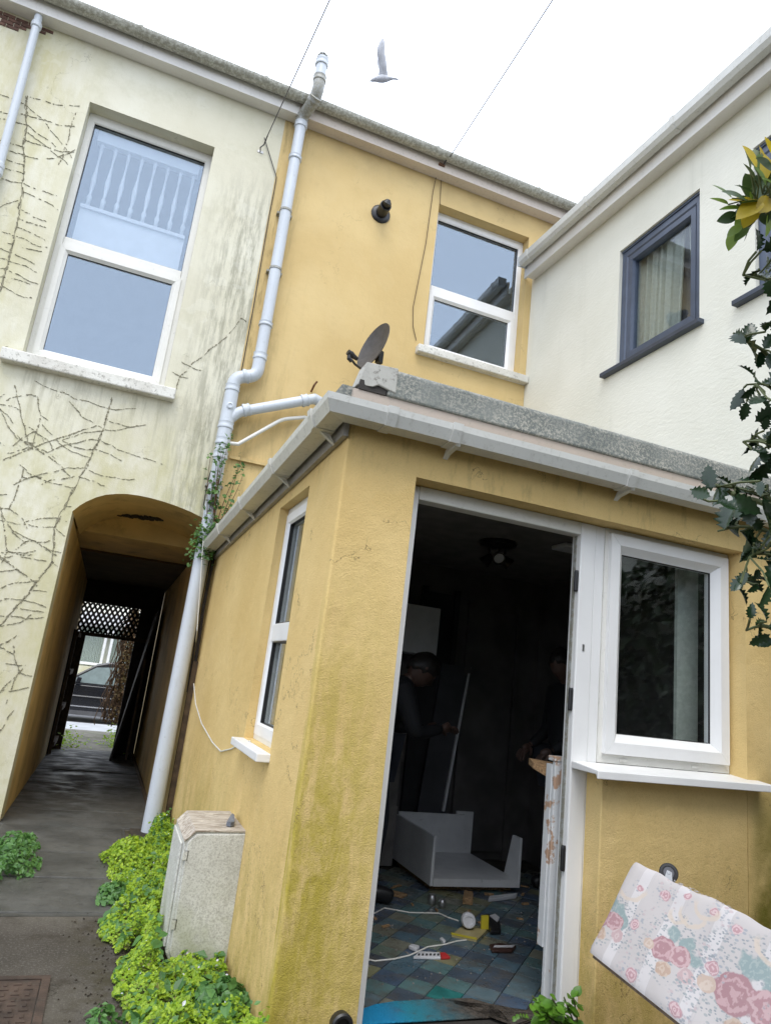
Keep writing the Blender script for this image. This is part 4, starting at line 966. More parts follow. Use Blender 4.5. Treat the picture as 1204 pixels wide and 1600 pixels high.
# the photograph gives its long axis (towards the wall, level) and the tilt of its side; 0.33 m deep base, 0.94 m wide, low edge on the ground
eu = -(ray(361, 1043).normalized()); HD = .33
rB, rT = ray(917, 1485), ray(988, 1345); kk = rB.dot(eu)/rT.dot(eu); aa = HD/(rT*kk-rB).length
pBL = rB*aa+Vector((0, 0, HC)); pTL = rT*(aa*kk)+Vector((0, 0, HC))
ev = (pTL-pBL).normalized(); en = eu.cross(ev).normalized()
def on_d(x, y): d = ray(x, y); o = Vector((0, 0, HC)); return o+d*((pBL-o).dot(en)/d.dot(en))
LD = .95; DD = (pBL.z-.004)/en.z
dv_ = thing('divan_base', 'floral upholstered divan base lying tilted and upside down by the yellow wall', 'divan bed base', (pBL-en*DD+eu*LD*.5))
mb = MB(); NU, NV = 40, 14; vs = []; uvs = []
def dpt(u, v, d): return pBL + eu*u + ev*v - en*d
# upholstered body with soft edges and a few dents; front face gridded for cloth unevenness
bmv = MB()
us_ = [0, .006, .02]+[.02+(LD-.04)*i/NU for i in range(1, NU)]+[LD-.02, LD-.006, LD]; vs_ = [0, .006, .02]+[.02+(HD-.04)*i/NV for i in range(1, NV)]+[HD-.02, HD-.006, HD]
def rim(t, L):
    e = min(t, L-t); return .006*(1-min(1, e/.02))**2
rows = []
for v in vs_:
    rows.append([dpt(u, v+(.003*math.sin(u*17)+.002*math.sin(u*47+1))*(1 if v > HD-.03 else .0), rim(u, LD)+rim(v, HD)+.0035*math.sin(u*13+v*9)*math.sin(v*15)) for u in us_])
n = len(us_); allv = [q for r_ in rows for q in r_]
fs = [(j*n+i, j*n+i+1, (j+1)*n+i+1, (j+1)*n+i) for j in range(len(vs_)-1) for i in range(n-1)]
back = [q-en*DD*-1*0 for q in allv]
bmv.add(allv, fs)
border = [i for i in range(n)] + [j*n+n-1 for j in range(1, len(vs_))] + [(len(vs_)-1)*n+i for i in range(n-2, -1, -1)] + [j*n for j in range(len(vs_)-2, 0, -1)]
bk = [dpt(0, 0, DD), dpt(LD, 0, DD), dpt(LD, HD, DD), dpt(0, HD, DD)]
b0 = len(bmv.v); bmv.v += [allv[i]-en*(DD-rim(0, 1)*0) for i in border]
nb = len(border)
for i in range(nb): bmv.f.append([border[i], border[(i+1) % nb], b0+(i+1) % nb, b0+i])
bmv.f.append(list(range(b0, b0+nb))[::-1])
body = bmv.build('body', 'floral', dv_, smooth='auto')
lay = body.data.attributes.new('uvf', 'FLOAT_VECTOR', 'POINT')
base_ = BASE[dv_.name]
for i, vv in enumerate(body.data.vertices):
    q = vv.co+base_-pBL; lay.data[i].vector = (q.dot(eu)+q.dot(-en)*.0, q.dot(ev)+.0, 0)
MAT['hessian'] = plain('brown_underside', (.16, .115, .08), .95, .2, 40, .4, 200)
MB().prism([dpt(.01, -.008, .02), dpt(LD-.01, -.008, .02), dpt(LD-.01, -.008, DD-.02), dpt(.01, -.008, DD-.02)], ev*.009).build('base_board', 'hessian', dv_)
bx('wooden_crate', 'timber', None, W, pBL.x-.02, pBL.x+.36, 0, .24, 1.22, 1.50)
tag(bpy.data.objects['wooden_crate'], 'low wooden crate propping up the tilted divan base', 'crate')
# frayed stapled edge along the castor side
mb = MB()
for i in range(60):
    u = R_.uniform(.22, .5); l = R_.uniform(.002, .006)
    q = dpt(u, HD-.001, R_.uniform(.0, .012)); mb.tube([q, q+ev*l*.5+eu*R_.uniform(-.006, .006)-en*R_.uniform(-.004, .004), q+ev*l+eu*R_.uniform(-.012, .012)], .0007, 3)
mb.build('frayed_edge', 'floral', dv_)
# castor
cq = dpt((on_d(1019, 1345)-pBL).dot(eu), HD+.028, .07)
ca = thing('x', None, None, cq) if False else None
ax_ = Vector((0, 0, HC))-cq; ax_ = (ax_-ev*ax_.dot(ev)).normalized()      # the castor swivels: wheel turned to face left
cw = MB().lathe(cq-ax_*.013, ax_, [(.001, 0), (.020, 0), (.028, .001), (.0305, .005), (.0305, .021), (.028, .025), (.021, .026), (.020, .024), (.001, .024)], 28).build('castor', 'rubber', dv_, smooth='auto')
MB().lathe(cq+ax_*.0115, ax_, [(.001, 0), (.018, 0), (.016, .002), (.001, .002)], 20).build('hub', plain('grey_plastic', (.10, .10, .11), .4), cw)
MB().lathe(cq+ax_*.0165, ax_, [(.001, 0), (.006, 0), (.005, .003), (.001, .003)], 10).build('axle', 'steel', cw)
sd_ = ax_.cross(ev).normalized(); cb = cq-ev*.034-sd_*.012
for sg in (1, -1):
    MB().prism([cq+ax_*.0145*sg-sd_*.008+ev*.006, cq+ax_*.0145*sg+sd_*.008+ev*.004, cb+ax_*.0145*sg+sd_*.016, cb+ax_*.0145*sg-sd_*.016], ax_*.0022*sg).build('fork', 'steel', cw)
MB().prism([cb-ax_*.016-sd_*.018, cb+ax_*.016-sd_*.018, cb+ax_*.016+sd_*.018, cb-ax_*.016+sd_*.018], ev*.003).build('swivel_plate', 'steel', cw)

# ---------------------------------------------------------------- seagull
gp = at(600, 122, 14.0)
gull = thing('seagull', 'pale grey gull flying across the white sky with wings raised', 'bird', gp)
MAT['gull'] = plain('gull_feathers', (.60, .61, .64), .8, .12, 9)
gx, gu, gf_ = CR, CU, CF
def gpt(x, y_, z): return gp + gx*x + gu*y_ - gf_*z
mb = MB()
sec = [(-.245, -.05, .004), (-.225, -.045, .018), (-.20, -.035, .030), (-.16, -.022, .040), (-.10, -.015, .058), (-.03, -.012, .066), (.04, -.012, .054), (.10, -.008, .034), (.15, -.006, .020), (.21, -.012, .018), (.255, -.04, .004)]
mb.tube([gpt(x, y_, 0) for x, y_, rr in sec], [rr for *_, rr in sec], 12); mb.build('body', 'gull', gull, smooth=True)
for sgn in (1, -1):
    mb = MB(); L0 = [(-.10, .045, .0, .03), (-.085, .12, .05, .10), (-.095, .22, .09, .17), (-.125, .33, .12, .22), (-.115, .43, .14, .27), (-.075, .53, .15, .30), (-.035, .575, .155, .31)]
    R0_ = [(.065, .045), (.045, .12), (.038, .22), (.015, .33), (.008, .43), (.010, .52), (-.012, .57)]
    top_ = []
    for (lx, ly, zz, _), (rx, ry) in zip(L0, R0_):
        top_.append((gpt(lx, ly, sgn*zz), gpt((lx+rx)/2, (ly+ry)/2, sgn*zz+.016), gpt(rx, ry, sgn*zz)))
    vs = [q for t_ in top_ for q in t_]; vs += [q-gf_*.008 for q in vs]
    nn = len(top_); fs = []
    for i in range(nn-1):
        for j in range(2):
            b_ = i*3+j; fs.append((b_, b_+1, b_+4, b_+3)); b_ += nn*3; fs.append((b_, b_+3, b_+4, b_+1))
        fs.append((i*3, i*3+3, nn*3+i*3+3, nn*3+i*3)); fs.append((i*3+2, nn*3+i*3+2, nn*3+i*3+5, i*3+5))
    mb.add(vs, fs); mb.build('wing', 'gull', gull, smooth=True)
MB().tube([gpt(-.24, -.05, 0), gpt(-.262, -.060, 0), gpt(-.278, -.078, 0)], [.008, .006, .001], 6).build('beak', plain('gull_beak', (.55, .42, .15), .5), gull)

# ---------------------------------------------------------------- telephone lines to the pole behind the viewer
pdir = -ray(-150, 1253); pole_top = Vector((0, 0, HC))+pdir*(9/abs(pdir.y)); 
pt = Vector((pole_top.x, pole_top.y, max(pole_top.z, 6)))
tp = thing('telegraph_pole', 'brown telegraph pole in the garden carrying two drop wires', 'pole', (pt.x, pt.y, 0))
MB().tube([(pt.x, pt.y, -.3), (pt.x, pt.y, pt.z+.3)], [.14, .09], 14).build('shaft', 'timber', tp, smooth='auto')
MB().tube([(pt.x, pt.y+.10, pt.z), (pt.x, pt.y+.16, pt.z)], .03, 8).build('bracket', 'steel', tp)
def drop(label, a, sag):
    a = Vector(a); b = Vector((pt.x, pt.y+.15, pt.z)); n = 24
    o = MB().tube([a*(1-t)+b*t-Vector((0, 0, sag*4*t*(1-t))) for t in [i/n for i in range(n+1)]], .0048, 6).build('telephone_wire', 'wire_grey')
    return tag(o, label, 'wire', 'telephone wires to the houses')
ha = on_y(408, 232, 5.97); drop('black telephone wire anchored to the cream wall by a hook', on_y(418, 212, 5.90), .02)
hk = thing('wall_hook', 'small metal hook holding the telephone wire on the cream wall', 'hook', (ha.x, YB, ha.z))
bx('plate', 'steel', hk, FB, ha.x-.025, ha.x+.03, ha.z-.03, ha.z-.005, 0, .006)
MB().tube([FB.p(ha.x, ha.z-.02, .004), FB.p(ha.x-.01, ha.z, .04), FB.p(ha.x+.02, ha.z+.04, .05), on_y(418, 212, 5.90)], .006, 6).build('shank', 'black', hk)
hb = on_y(690, 256, 5.84); drop('black telephone wire fixed to the fascia above the yellow wall', on_y(704, 243, 5.74), .02)
hk = thing('wall_hook', 'dark wire clamp on the fascia of the yellow house', 'clamp', (hb.x, 5.86, hb.z))
bx('plate', 'rust', hk, FY(5.86), hb.x-.03, hb.x+.04, hb.z-.015, hb.z+.01, 0, .02)
MB().tube([(hb.x+.02, 5.84, hb.z), (hb.x+.03, 5.79, hb.z+.03), on_y(704, 243, 5.74)], .007, 6).build('shank', 'black', hk)

# ================================================================ THE ALLEY GATE AND THE STREET
YG = 12.0
ga = thing('alley_gate_frame', 'dark timber gate frame with diamond lattice panel over the alley opening', 'gate frame', (-.2, YG, gz(YG)))
lTL, lTR, lBL, lBR = on_y(129, 942, YG), on_y(222, 948, YG), on_y(122, 984, YG), on_y(210, 995, YG)
zl0, zl1 = 1.50, 1.97
bx('head_rail', 'timber', ga, W, -.66, .56, zl0-.055, zl0, YG-.04, YG+.04)
bx('top_rail', 'timber_dark', ga, W, -.66, .56, zl1, 2.333, YG-.03, YG+.03)
bx('post', 'timber', ga, W, -.645, -.50, gz(YG)-.02, zl0-.056, YG-.04, YG+.04)
bx('post', 'timber_dark', ga, W, .24, .56, gz(YG)-.02, zl0-.056, YG-.04, YG+.04)
for sgn in (1, -1):
    for i in range(-2, 15):
        x = -.72+i*.078; L = (zl1-zl0)
        a = Vector((x, YG-.01*sgn, zl0)); b = Vector((x+.30, YG-.01*sgn, zl1))
        if sgn < 0: a.z, b.z = zl1, zl0
        def at_x(X): t = (X-a.x)/(b.x-a.x); return a*(1-t)+b*t
        p0 = a if a.x > -.65 else at_x(-.65); p1 = b if b.x < .24 else at_x(.24)
        if p1.x-p0.x < .03: continue
        dr = (b-a).normalized(); nn = Vector((-dr.z, 0, dr.x))*.017
        MB().prism([p0+nn, p1+nn, p1-nn, p0-nn], (0, .008*sgn, 0)).build('lattice_slat', 'timber_dark', ga)
bx('post', 'timber_dark', ga, W, .241, .56, zl0+.001, zl1-.001, YG-.02, YG+.02)
# left leaf folded back, ledged
gl = thing('gate_leaf', 'brown ledged gate leaf standing open against the cream passage wall', 'gate', (-.6, 12.1, gz(12.1)))
for a, b in ((11.95, 12.02), (11.1, 11.16)): bx('stile', 'timber', gl, W, -.615, -.575, gz(12)+.05, 1.50, a-.02, b-.02)
for z in (-.15, .35, .85, 1.40): bx('rail', 'timber', gl, W, -.61, -.56, z, z+.07, 11.13, 11.93)
for i in range(6): bx('board', 'timber_dark', gl, W, -.632, -.616, gz(12)+.05, 1.50, 11.10+i*.148, 11.243+i*.148)
# right: dark leaf leaning along the passage wall
q = thing('gate_leaf', 'blackened gate leaf leaning along the right passage wall', 'gate', (.35, 11, gz(11)))
for i in range(6):
    y_ = 10.75+i*.2
    MB().prism([(.20+i*.006, y_, gz(y_)+.01), (.20+i*.006, y_+.19, gz(y_)+.01), (.47, y_+.19, 1.92), (.47, y_, 1.92)], (.03, 0, 0)).build('board', 'timber_dark', q)
bx('ledge', 'timber', q, W, .40, .43, -.2, 1.2, 10.70, 10.745)
# street side: climber on a wall, car, house opposite
def blob_leaves(n, pos, size, mat, name, parent=None, kind=None, up=.3, shape='oval'):
    """many small leaf faces as one mesh; pos() -> (point, normal, scale)"""
    vs = []; fs = []
    for _ in range(n):
        p_, nr, s = pos(); nr = (Vector(nr)+Vector((R_.gauss(0, .45), R_.gauss(0, .45), R_.gauss(0, .45)+up))).normalized()
        t = nr.cross(Vector((R_.uniform(-1, 1), R_.uniform(-1, 1), R_.uniform(-1, 1)))).normalized(); b = nr.cross(t); s *= size*R_.uniform(.65, 1.3)
        p_ = Vector(p_); i0 = len(vs)
        if shape == 'oval':
            vs += [p_-t*s, p_-b*s*.62-t*s*.2+nr*s*.18, p_+t*s*.25-b*s*.55+nr*s*.18, p_+t*s, p_+t*s*.25+b*s*.55+nr*s*.18, p_+b*s*.62-t*s*.2+nr*s*.18]
            fs += [(i0, i0+1, i0+2, i0+3), (i0, i0+3, i0+4, i0+5)]
        else:
            vs += [p_-t*s, p_-b*s*.8, p_+t*s*.7-b*s*.5, p_+t*s*.95, p_+t*s*.7+b*s*.5, p_+b*s*.8]
            fs += [(i0, i0+1, i0+2, i0+3, i0+4, i0+5)]
    mb = MB(); mb.v = vs; mb.f = fs
    o = mb.build(name, mat, parent, fix=False)
    if kind: o['kind'] = kind
    return o
cl = thing('climber', 'brown leafless climber trailing over the front garden wall beside the path', 'climbing plant', (1.0, 16.5, -.55))
bx('support_wall', 'tunnel_dark', cl, W, .45, 1.4, -.62, 2.2, 16.3, 16.6)
mb = MB()
for i in range(110):
    x = R_.uniform(.08, .85); z = R_.uniform(1.6, 2.4); pts = []
    while z > -.3 and len(pts) < 16: pts.append((x, 16.25+R_.uniform(-.12, .05), z)); x += R_.uniform(-.09, .085); z -= R_.uniform(.05, .28)
    if len(pts) > 2: mb.tube(pts, R_.uniform(.006, .014), 4)
MAT['twig_brown'] = plain('dry_twigs', (.14, .085, .05), .9, .3, 20)
mb.build('stems', 'twig_brown', cl)
MAT['rusty_leaf'] = leaf_mat('dry_climber_leaf', (.12, .10, .03), (.22, .13, .06), .6, .3, 'isl')
blob_leaves(1500, lambda: ((R_.uniform(.12, .9), 16.2+R_.uniform(-.15, .1), R_.uniform(-.2, 2.3)), (0, -1, .2), 1), .03, 'rusty_leaf', 'leaves', cl)
for (x0, y0_, n_, lab) in ((.45, 13.6, 700, 'bright green weed clump on the right of the front path'), (-.52, 12.7, 250, 'small weed clump at the foot of the gate post')):
    o = blob_leaves(n_, lambda: ((x0+R_.gauss(0, .16), y0_+R_.gauss(0, .55), gz(y0_)+abs(R_.gauss(0, .13))), (0, -.3, 1), 1), .03, 'ground_leaf', 'weed_clump')
    tag(o, lab, 'weeds', kind='stuff')
# car
def car():
    X0, YC, Z0 = -.15, 21.7, -.78
    cr = thing('parked_car', 'black people carrier parked across the road beyond the alley', 'car', (X0, YC+.9, Z0))
    MAT['car'] = plain('black_car_paint', (.012, .013, .017), .18, .05); MAT['car_glass'] = plain('car_glass', (.20, .25, .245), .06, .1); MAT['chrome'] = plain('chrome_trim', (.6, .6, .62), .2, .05, metal=.8); MAT['plastic'] = plain('grey_bumper', (.10, .10, .105), .6)  # car glass colour has the pale sky reflection put into it
    def Y_(z): return 0 if z < .95 else (z-.95)*.20
    lowp = [(-2.1, .30), (-2.15, .62), (-2.02, .86), (-1.15, 1.02), (2.10, 1.02), (2.16, .6), (2.1, .28)]
    topp = [(-1.15, 1.02), (-.30, 1.60), (.05, 1.70), (1.6, 1.72), (2.02, 1.60), (2.10, 1.02)]
    mb = MB()
    for pl in (lowp, topp):
        A_ = [(X0+x, YC+Y_(z), Z0+z) for x, z in pl]; B_ = [(X0+x, YC+1.78-Y_(z), Z0+z) for x, z in pl]; n_ = len(pl)
        mb.add(A_+B_, [tuple(range(n_)), tuple(range(n_, 2*n_))[::-1]]+[(i, (i+1) % n_, n_+(i+1) % n_, n_+i) for i in range(n_)])
    mb.build('body', 'car', cr, bevel=.03)
    for pl in ([(-.92, 1.08), (-.28, 1.53), (.38, 1.60), (.42, 1.08)], [(.52, 1.08), (.48, 1.60), (1.3, 1.62), (1.36, 1.08)], [(1.46, 1.08), (1.40, 1.62), (1.88, 1.56), (1.95, 1.08)]):
        wv = MB().prism([(X0+x, YC+Y_(z)-.006, Z0+z) for x, z in pl], (0, .004, 0)).build('side_window', 'car_glass', cr)
    for x in (-.55, .62): bx('door_handle', 'chrome', cr, FY(YC), X0+x+.72, X0+x+.92, Z0+.90, Z0+.925, .002, .03)
    bx('side_moulding', 'chrome', cr, FY(YC), X0-1.2, X0+1.5, Z0+.70, Z0+.73, .001, .02); bx('side_moulding', 'chrome', cr, FY(YC), X0-1.2, X0+1.5, Z0+.42, Z0+.45, .001, .02)
    bx('sill', 'plastic', cr, FY(YC), X0-1.0, X0+1.05, Z0+.20, Z0+.32, -.1, .01)
    for x in (-1.35, 1.38):
        for y_ in (YC-.01, YC+1.58):
            wl = MB().lathe((X0+x, y_, Z0+.32), (0, 1, 0), [(.2, 0), (.29, 0), (.32, .03), (.32, .17), (.29, .2), (.2, .2)], 24).build('wheel', 'rubber', cr)
            MB().lathe((X0+x, y_-.005, Z0+.32), (0, 1, 0), [(.001, .0), (.05, .0), (.19, .02), (.195, .0), (.2, .05), (.001, .05)], 16).build('rim', 'chrome', wl)
    mr = MB(); mr.prism([(X0-.75, YC-.17, Z0+1.08), (X0-.62, YC-.17, Z0+1.08), (X0-.60, YC-.17, Z0+1.22), (X0-.72, YC-.17, Z0+1.24)], (0, .16, 0)); mr.build('wing_mirror', 'car', cr, bevel=.02)
    for x, z in ((-2.13, .66), (2.11, .80)): bx('lamp', 'chrome', cr, W, X0+x-.02, X0+x+.02, Z0+z, Z0+z+.14, YC+.05, YC+.3)
    return cr
car()
fh = thing('terraced_house', 'white fronted house with bay window across the street beyond the alley', 'house', (-1, 31, -.8))
bx('wall', 'pale', fh, W, -8, 8, -.9, 6.5, 31.4, 31.7); bx('roof', 'slate', fh, W, -8, 8, 6.5, 8.5, 31.5, 36)
bx('plinth', 'cream', fh, W, -3.2, 2.0, -.9, .55, 30.6, 31.39)
for i, (a, b) in enumerate(((-2.8, -1.75), (-1.6, -.45), (-.3, .75))):
    wv = MB().ring(FY(30.9), a, b, .62, 2.25, [(0, 0), (0, -.08), (.10, -.08), (.10, 0)]).build('window', 'white_paint', fh)
    bx('pane', 'glass', wv, FY(30.9), a+.09, b-.09, .71, 2.16, -.04, -.03)
    mb = MB(); n = 24
    for j in range(n):
        xa, xb = a+.1+(b-a-.2)*j/n, a+.1+(b-a-.2)*(j+1)/n
        mb.quad((xa, 31.1+.03*(j % 2), .7), (xb, 31.1+.03*((j+1) % 2), .7), (xb, 31.1+.03*((j+1) % 2), 2.2), (xa, 31.1+.03*(j % 2), 2.2))
    mb.build('curtain', 'curtain', wv, fix=False)
bx('bay_head', 'white_paint', fh, W, -3.0, .9, 2.26, 2.7, 30.75, 31.39)
bx('bay_side', 'white_paint', fh, W, .76, .9, .55, 2.25, 30.85, 31.39)

# ================================================================ PLANTS
# creeping weed along the foot of the extension
def weed_h(x, y_):
    n1 = MN.noise((x*7, y_*5, 1.3)); n2 = MN.noise((x*19, y_*17, 4.1)); n3 = MN.noise((x*3, y_*2.2, 9.))
    return max(.012, .085+.10*n1+.05*n2+.05*n3)
def strip_pos():
    while True:
        y_ = R_.uniform(1.6, 5.85); xw = .70-.02*(y_-2.55)
        wx = (.44 if y_ < 4.3 else max(.13, .44-.27*(y_-4.3))) + .10*MN.noise((y_*2.3, 0, 2.)) + .05*MN.noise((y_*7, 3, 2.))
        t = R_.random(); x = xw-.012-wx*t
        if 3.28 < y_ < 3.72 and x > .42: continue
        edge = min(1, (1-t)*4.5); h = weed_h(x, y_)*edge*(1.1 if y_ < 2.6 else (.42 if 2.75 <= y_ < 3.35 and x > .38 else .95))
        if MN.noise((x*6, y_*6, 7.)) < -.48: continue
        h *= 1-.9*R_.random()**3
        if MN.noise((x*31, y_*31, 5.)) > .38: h *= 1.45
        return (x, y_, h+gz(y_)+.012), (-.3+MN.noise((x*14, y_*14, 0)), -.5+MN.noise((x*14, y_*14, 8)), .75), R_.choice([.6, .8, .9, 1., 1.2, 1.6])
def strip_big():
    p_, n_, s_ = strip_pos(); return (p_[0], p_[1], p_[2]+R_.uniform(0, .012)), n_, s_
tag(blob_leaves(1500, strip_big, .017, 'weed_leaf', 'broad_weeds'), 'darker broad leaved weeds mixed through the lime green creeping weed', 'ground cover', kind='stuff')
def strip_low():
    p_, n_, s_ = strip_pos(); return (p_[0], p_[1], gz(p_[1])+.012+(p_[2]-gz(p_[1])-.012)*R_.uniform(.2, .85)), n_, s_
tag(blob_leaves(9000, strip_low, .009, 'weed_shade', 'weed_stalks'), 'dull green and yellowed undergrowth beneath the creeping weed', 'ground cover', kind='stuff')
tag(blob_leaves(260, strip_big, .005, 'white_plastic', 'weed_flowers'), 'tiny white flowers dotted over the creeping weed', 'flowers', kind='stuff')
tag(blob_leaves(46000, strip_pos, .0072, 'ground_leaf', 'creeping_weeds'), 'mass of bright lime green creeping weed at the foot of the extension wall', 'ground cover', kind='stuff')
def clump(name, label, cx_, cy_, rx, ry, h, n, size, mat):
    ph = R_.uniform(0, 6)
    def pos():
        a = R_.uniform(0, 2*PI); r_ = math.sqrt(R_.random())*(1+.3*math.sin(3*a+ph))
        x = cx_+rx*r_*math.cos(a); y_ = cy_+ry*r_*math.sin(a)
        return (x, y_, gz(y_)+.012+h*R_.random()**.7*max(.15, 1-r_*r_*.8)), (math.cos(a)*.5, math.sin(a)*.5-.3, .6), 1
    return tag(blob_leaves(n*2, pos, size*.72, mat, name), label, 'weeds', kind='stuff')
q = on_z(25, 1335, .05); clump('weed_clump', 'dark leafy weed clump by the foot of the cream wall', q.x-.03, q.y, .14, .5, .16, 620, .021, 'weed_leaf')
q = on_z(45, 1305, .05); clump('weed_clump', 'small round leaved weed on the concrete beside the passage mouth', q.x, q.y, .07, .16, .08, 150, .02, 'weed_leaf')
q = on_z(192, 1345, .03); clump('weed_clump', 'yellow green weed clump on the path in front of the drain pipe', q.x+.04, q.y, .17, .32, .17, 900, .016, 'ground_leaf')
q = on_z(172, 1398, .02); clump('weed_clump', 'flat dark green weed spreading over a crack in the path', q.x+.02, q.y, .09, .14, .07, 190, .022, 'weed_leaf')
q = on_z(330, 1560, .08); clump('weed_clump', 'broad leaved green weed under the meter box', q.x+.06, q.y+.05, .12, .18, .10, 300, .026, 'weed_leaf')
q = on_z(150, 1590, .04); clump('weed_clump', 'small clover like weed at the edge of the soil strip', q.x+.02, q.y, .06, .10, .06, 70, .018, 'weed_leaf')
# crumbs of soil and moss on the concrete
mb = MB()
for i in range(900):
    y_ = R_.uniform(1.9, 4.9); x = .33-abs(R_.gauss(0, .10)); s = R_.uniform(.002, .008)
    q = Vector((x, y_, s*.25)); mb.add([q+Vector((s, 0, 0)), q+Vector((-s*.5, s*.8, 0)), q+Vector((-s*.6, -s*.7, 0)), q+Vector((0, 0, s*.9))], [(0, 1, 3), (1, 2, 3), (2, 0, 3), (0, 2, 1)])
tag(mb.build('soil_crumbs', 'soil_ground', fix=False), 'crumbs of dark soil scattered over the concrete path', 'soil', kind='stuff')

# plant by the threshold with separate round leaves
def leaf_mesh(name, L, Wd, mat, spines=0, fold=.25, curl=.15):
    """pointed oval leaf, optional holly spines; x = length"""
    up = []
    if spines:
        up = [(x*L, y_*Wd/.38) for x, y_ in ((0, .012), (.09, .07), (.17, .25), (.22, .17), (.34, .36), (.41, .24), (.53, .38), (.60, .25), (.71, .31), (.77, .17), (.87, .17), (.91, .06), (1, 0))]
    else:
        for i in range(9):
            t = i/8; up.append((t*L, math.sin(PI*min(1, t**.85))**.8*Wd))
    n = len(up)-1
    vs = []; fs = []
    for i, (x, wv) in enumerate(up):
        z = -curl*L*(x/L)**2
        lift = fold*wv + (.22*wv if spines and i in (2, 4, 6, 8, 10) else 0)
        vs += [(x, wv, z+lift), (x, 0, z), (x, -wv, z+lift)]
    for i in range(n):
        b = i*3; fs += [(b, b+1, b+4, b+3), (b+1, b+2, b+5, b+4)]
    me = bpy.data.meshes.new(name); me.from_pydata(vs, [], fs)
    for p_ in me.polygons: p_.use_smooth = True
    me.materials.append(MAT[mat]); return me
def put_leaf(me, name, par, p_, dirv, nrm, s):
    d = Vector(dirv).normalized(); nr = Vector(nrm); nr = (nr-d*nr.dot(d)).normalized(); b = nr.cross(d)
    M = Matrix((d*s, b*s, nr*s)).transposed().to_4x4(); M.translation = Vector(p_)-BASE[par.name]
    o = bpy.data.objects.new(name, me); C.objects.link(o); o.parent = par; o.matrix_local = M; return o
def rv(): return Vector((R_.gauss(0, 1), R_.gauss(0, 1), R_.gauss(0, 1))).normalized()
lm = leaf_mesh('leaf', 1, .40, 'door_leaf')
dpb = on_z(868, 1618, .0); dpb = Vector((1.90, D-.10, 0))
dpl = thing('leafy_weed', 'round leaved green plant growing at the kitchen threshold', 'plant', dpb)
ctr = on_y(862, 1585, D-.12)
for st in range(9):
    tip = ctr+Vector((R_.uniform(-.085, .085), R_.uniform(-.07, .05), R_.uniform(-.02, .085)))
    MB().tube([dpb+Vector((R_.uniform(-.02, .02), R_.uniform(-.02, .02), 0)), dpb*.5+tip*.5+Vector((0, 0, .02)), tip], .003, 5).build('stem', 'twig', dpl)
    for k_ in range(13):
        f_ = R_.uniform(.35, 1); q = dpb*(1-f_)+tip*f_+Vector((R_.uniform(-.02, .02), R_.uniform(-.02, .02), R_.uniform(-.01, .02)))
        put_leaf(lm, 'leaf', dpl, q, Vector((R_.uniform(-1, 1), R_.uniform(-1.1, .5), R_.uniform(-.4, .5))), Vector((R_.uniform(-.3, .3), -.5, 1)), R_.uniform(.024, .046))
q2 = on_y(805, 1588, D-.06)
for k_ in range(5): put_leaf(lm, 'leaf', dpl, q2+Vector((k_*.014, 0, R_.uniform(-.006, .006))), Vector((-.5, -.3, R_.uniform(-.5, .8))), Vector((0, -.6, .8)), .022)
MB().tube([q2, q2*.5+dpb*.5+Vector((0, 0, .03)), dpb], .002, 5).build('stem', 'twig', dpl)

# weed growing in the gutter end / behind the pipe
gw0 = gend+Ns*.06+Vector((0, 0, .03))
gw = thing('gutter_weed', 'straggly weed with red stems growing out of the gutter end', 'weed', gw0)
for i in range(11):
    tx, ty = R_.choice([(345, 700), (352, 690), (335, 720), (340, 745), (375, 720), (385, 745), (325, 760), (320, 800), (360, 680), (348, 660), (372, 770)])
    tip = on_y(tx+R_.uniform(-6, 6), ty+R_.uniform(-8, 8), 5.72+R_.uniform(-.08, .08)); b0_ = gw0+Vector((R_.uniform(-.04, .04), R_.uniform(-.10, .04), 0))
    pts = [b0_*(1-t)+tip*t+Vector((math.sin(t*5+i)*.012, 0, math.sin(t*PI)*.02)) for t in [j/7 for j in range(8)]]
    MB().tube(pts, [.0055-.0006*j for j in range(8)], 5).build('stem', 'stem_red', gw)
    blob_leaves(34, lambda: (pts[R_.randint(1, 7)]+rv()*.03, (0, -.6, .6), 1), .021, 'gutter_weed', 'leaves', gw)
blob_leaves(900, lambda: (gw0+Vector((R_.gauss(-.03, .05), R_.gauss(-.04, .08), R_.gauss(.045, .075))), (-.3, -.6, .6), 1), .019, 'gutter_weed', 'leaves', gw)
o = blob_leaves(7, lambda: (gw0+Vector((-.06+R_.uniform(-.015, .015), 0, .17)), (0, -1, 0), 1), .017, 'rusty_leaf', 'withered_leaf', gw)

# holly: trunk just outside the view, boughs reaching in
hb0 = at(1262, 1500, 1.55)
ht = thing('holly_tree', 'dark glossy holly with spiny leaves beside the extension', 'holly tree', (hb0.x, hb0.y, 0))
tk = [Vector((hb0.x, hb0.y, -.1)), Vector((hb0.x+.01, hb0.y+.01, .8)), at(1262, 900, 1.55), at(1258, 500, 1.52), at(1262, 100, 1.55), at(1270, -200, 1.6)]
MB().tube(tk, [.040, .034, .026, .020, .014, .008], 12).build('trunk', 'bark', ht, smooth='auto')
hm = [leaf_mesh('leaf', 1, .30, 'holly', 1, .28, .22), leaf_mesh('leaf', 1, .36, 'holly', 1, .12, -.10), leaf_mesh('leaf', 1, .33, 'holly', 1, .4, .4)]
z4 = [(480, 670, 100), (425, 880, 120), (530, 890, 110), (530, 800, 80), (345, 1240, 110), (435, 1290, 140), (520, 1170, 90), (480, 1380, 90), (460, 1490, 110), (545, 1510, 90), (540, 1390, 90), (545, 960, 90), (540, 1270, 90), (545, 700, 90)]
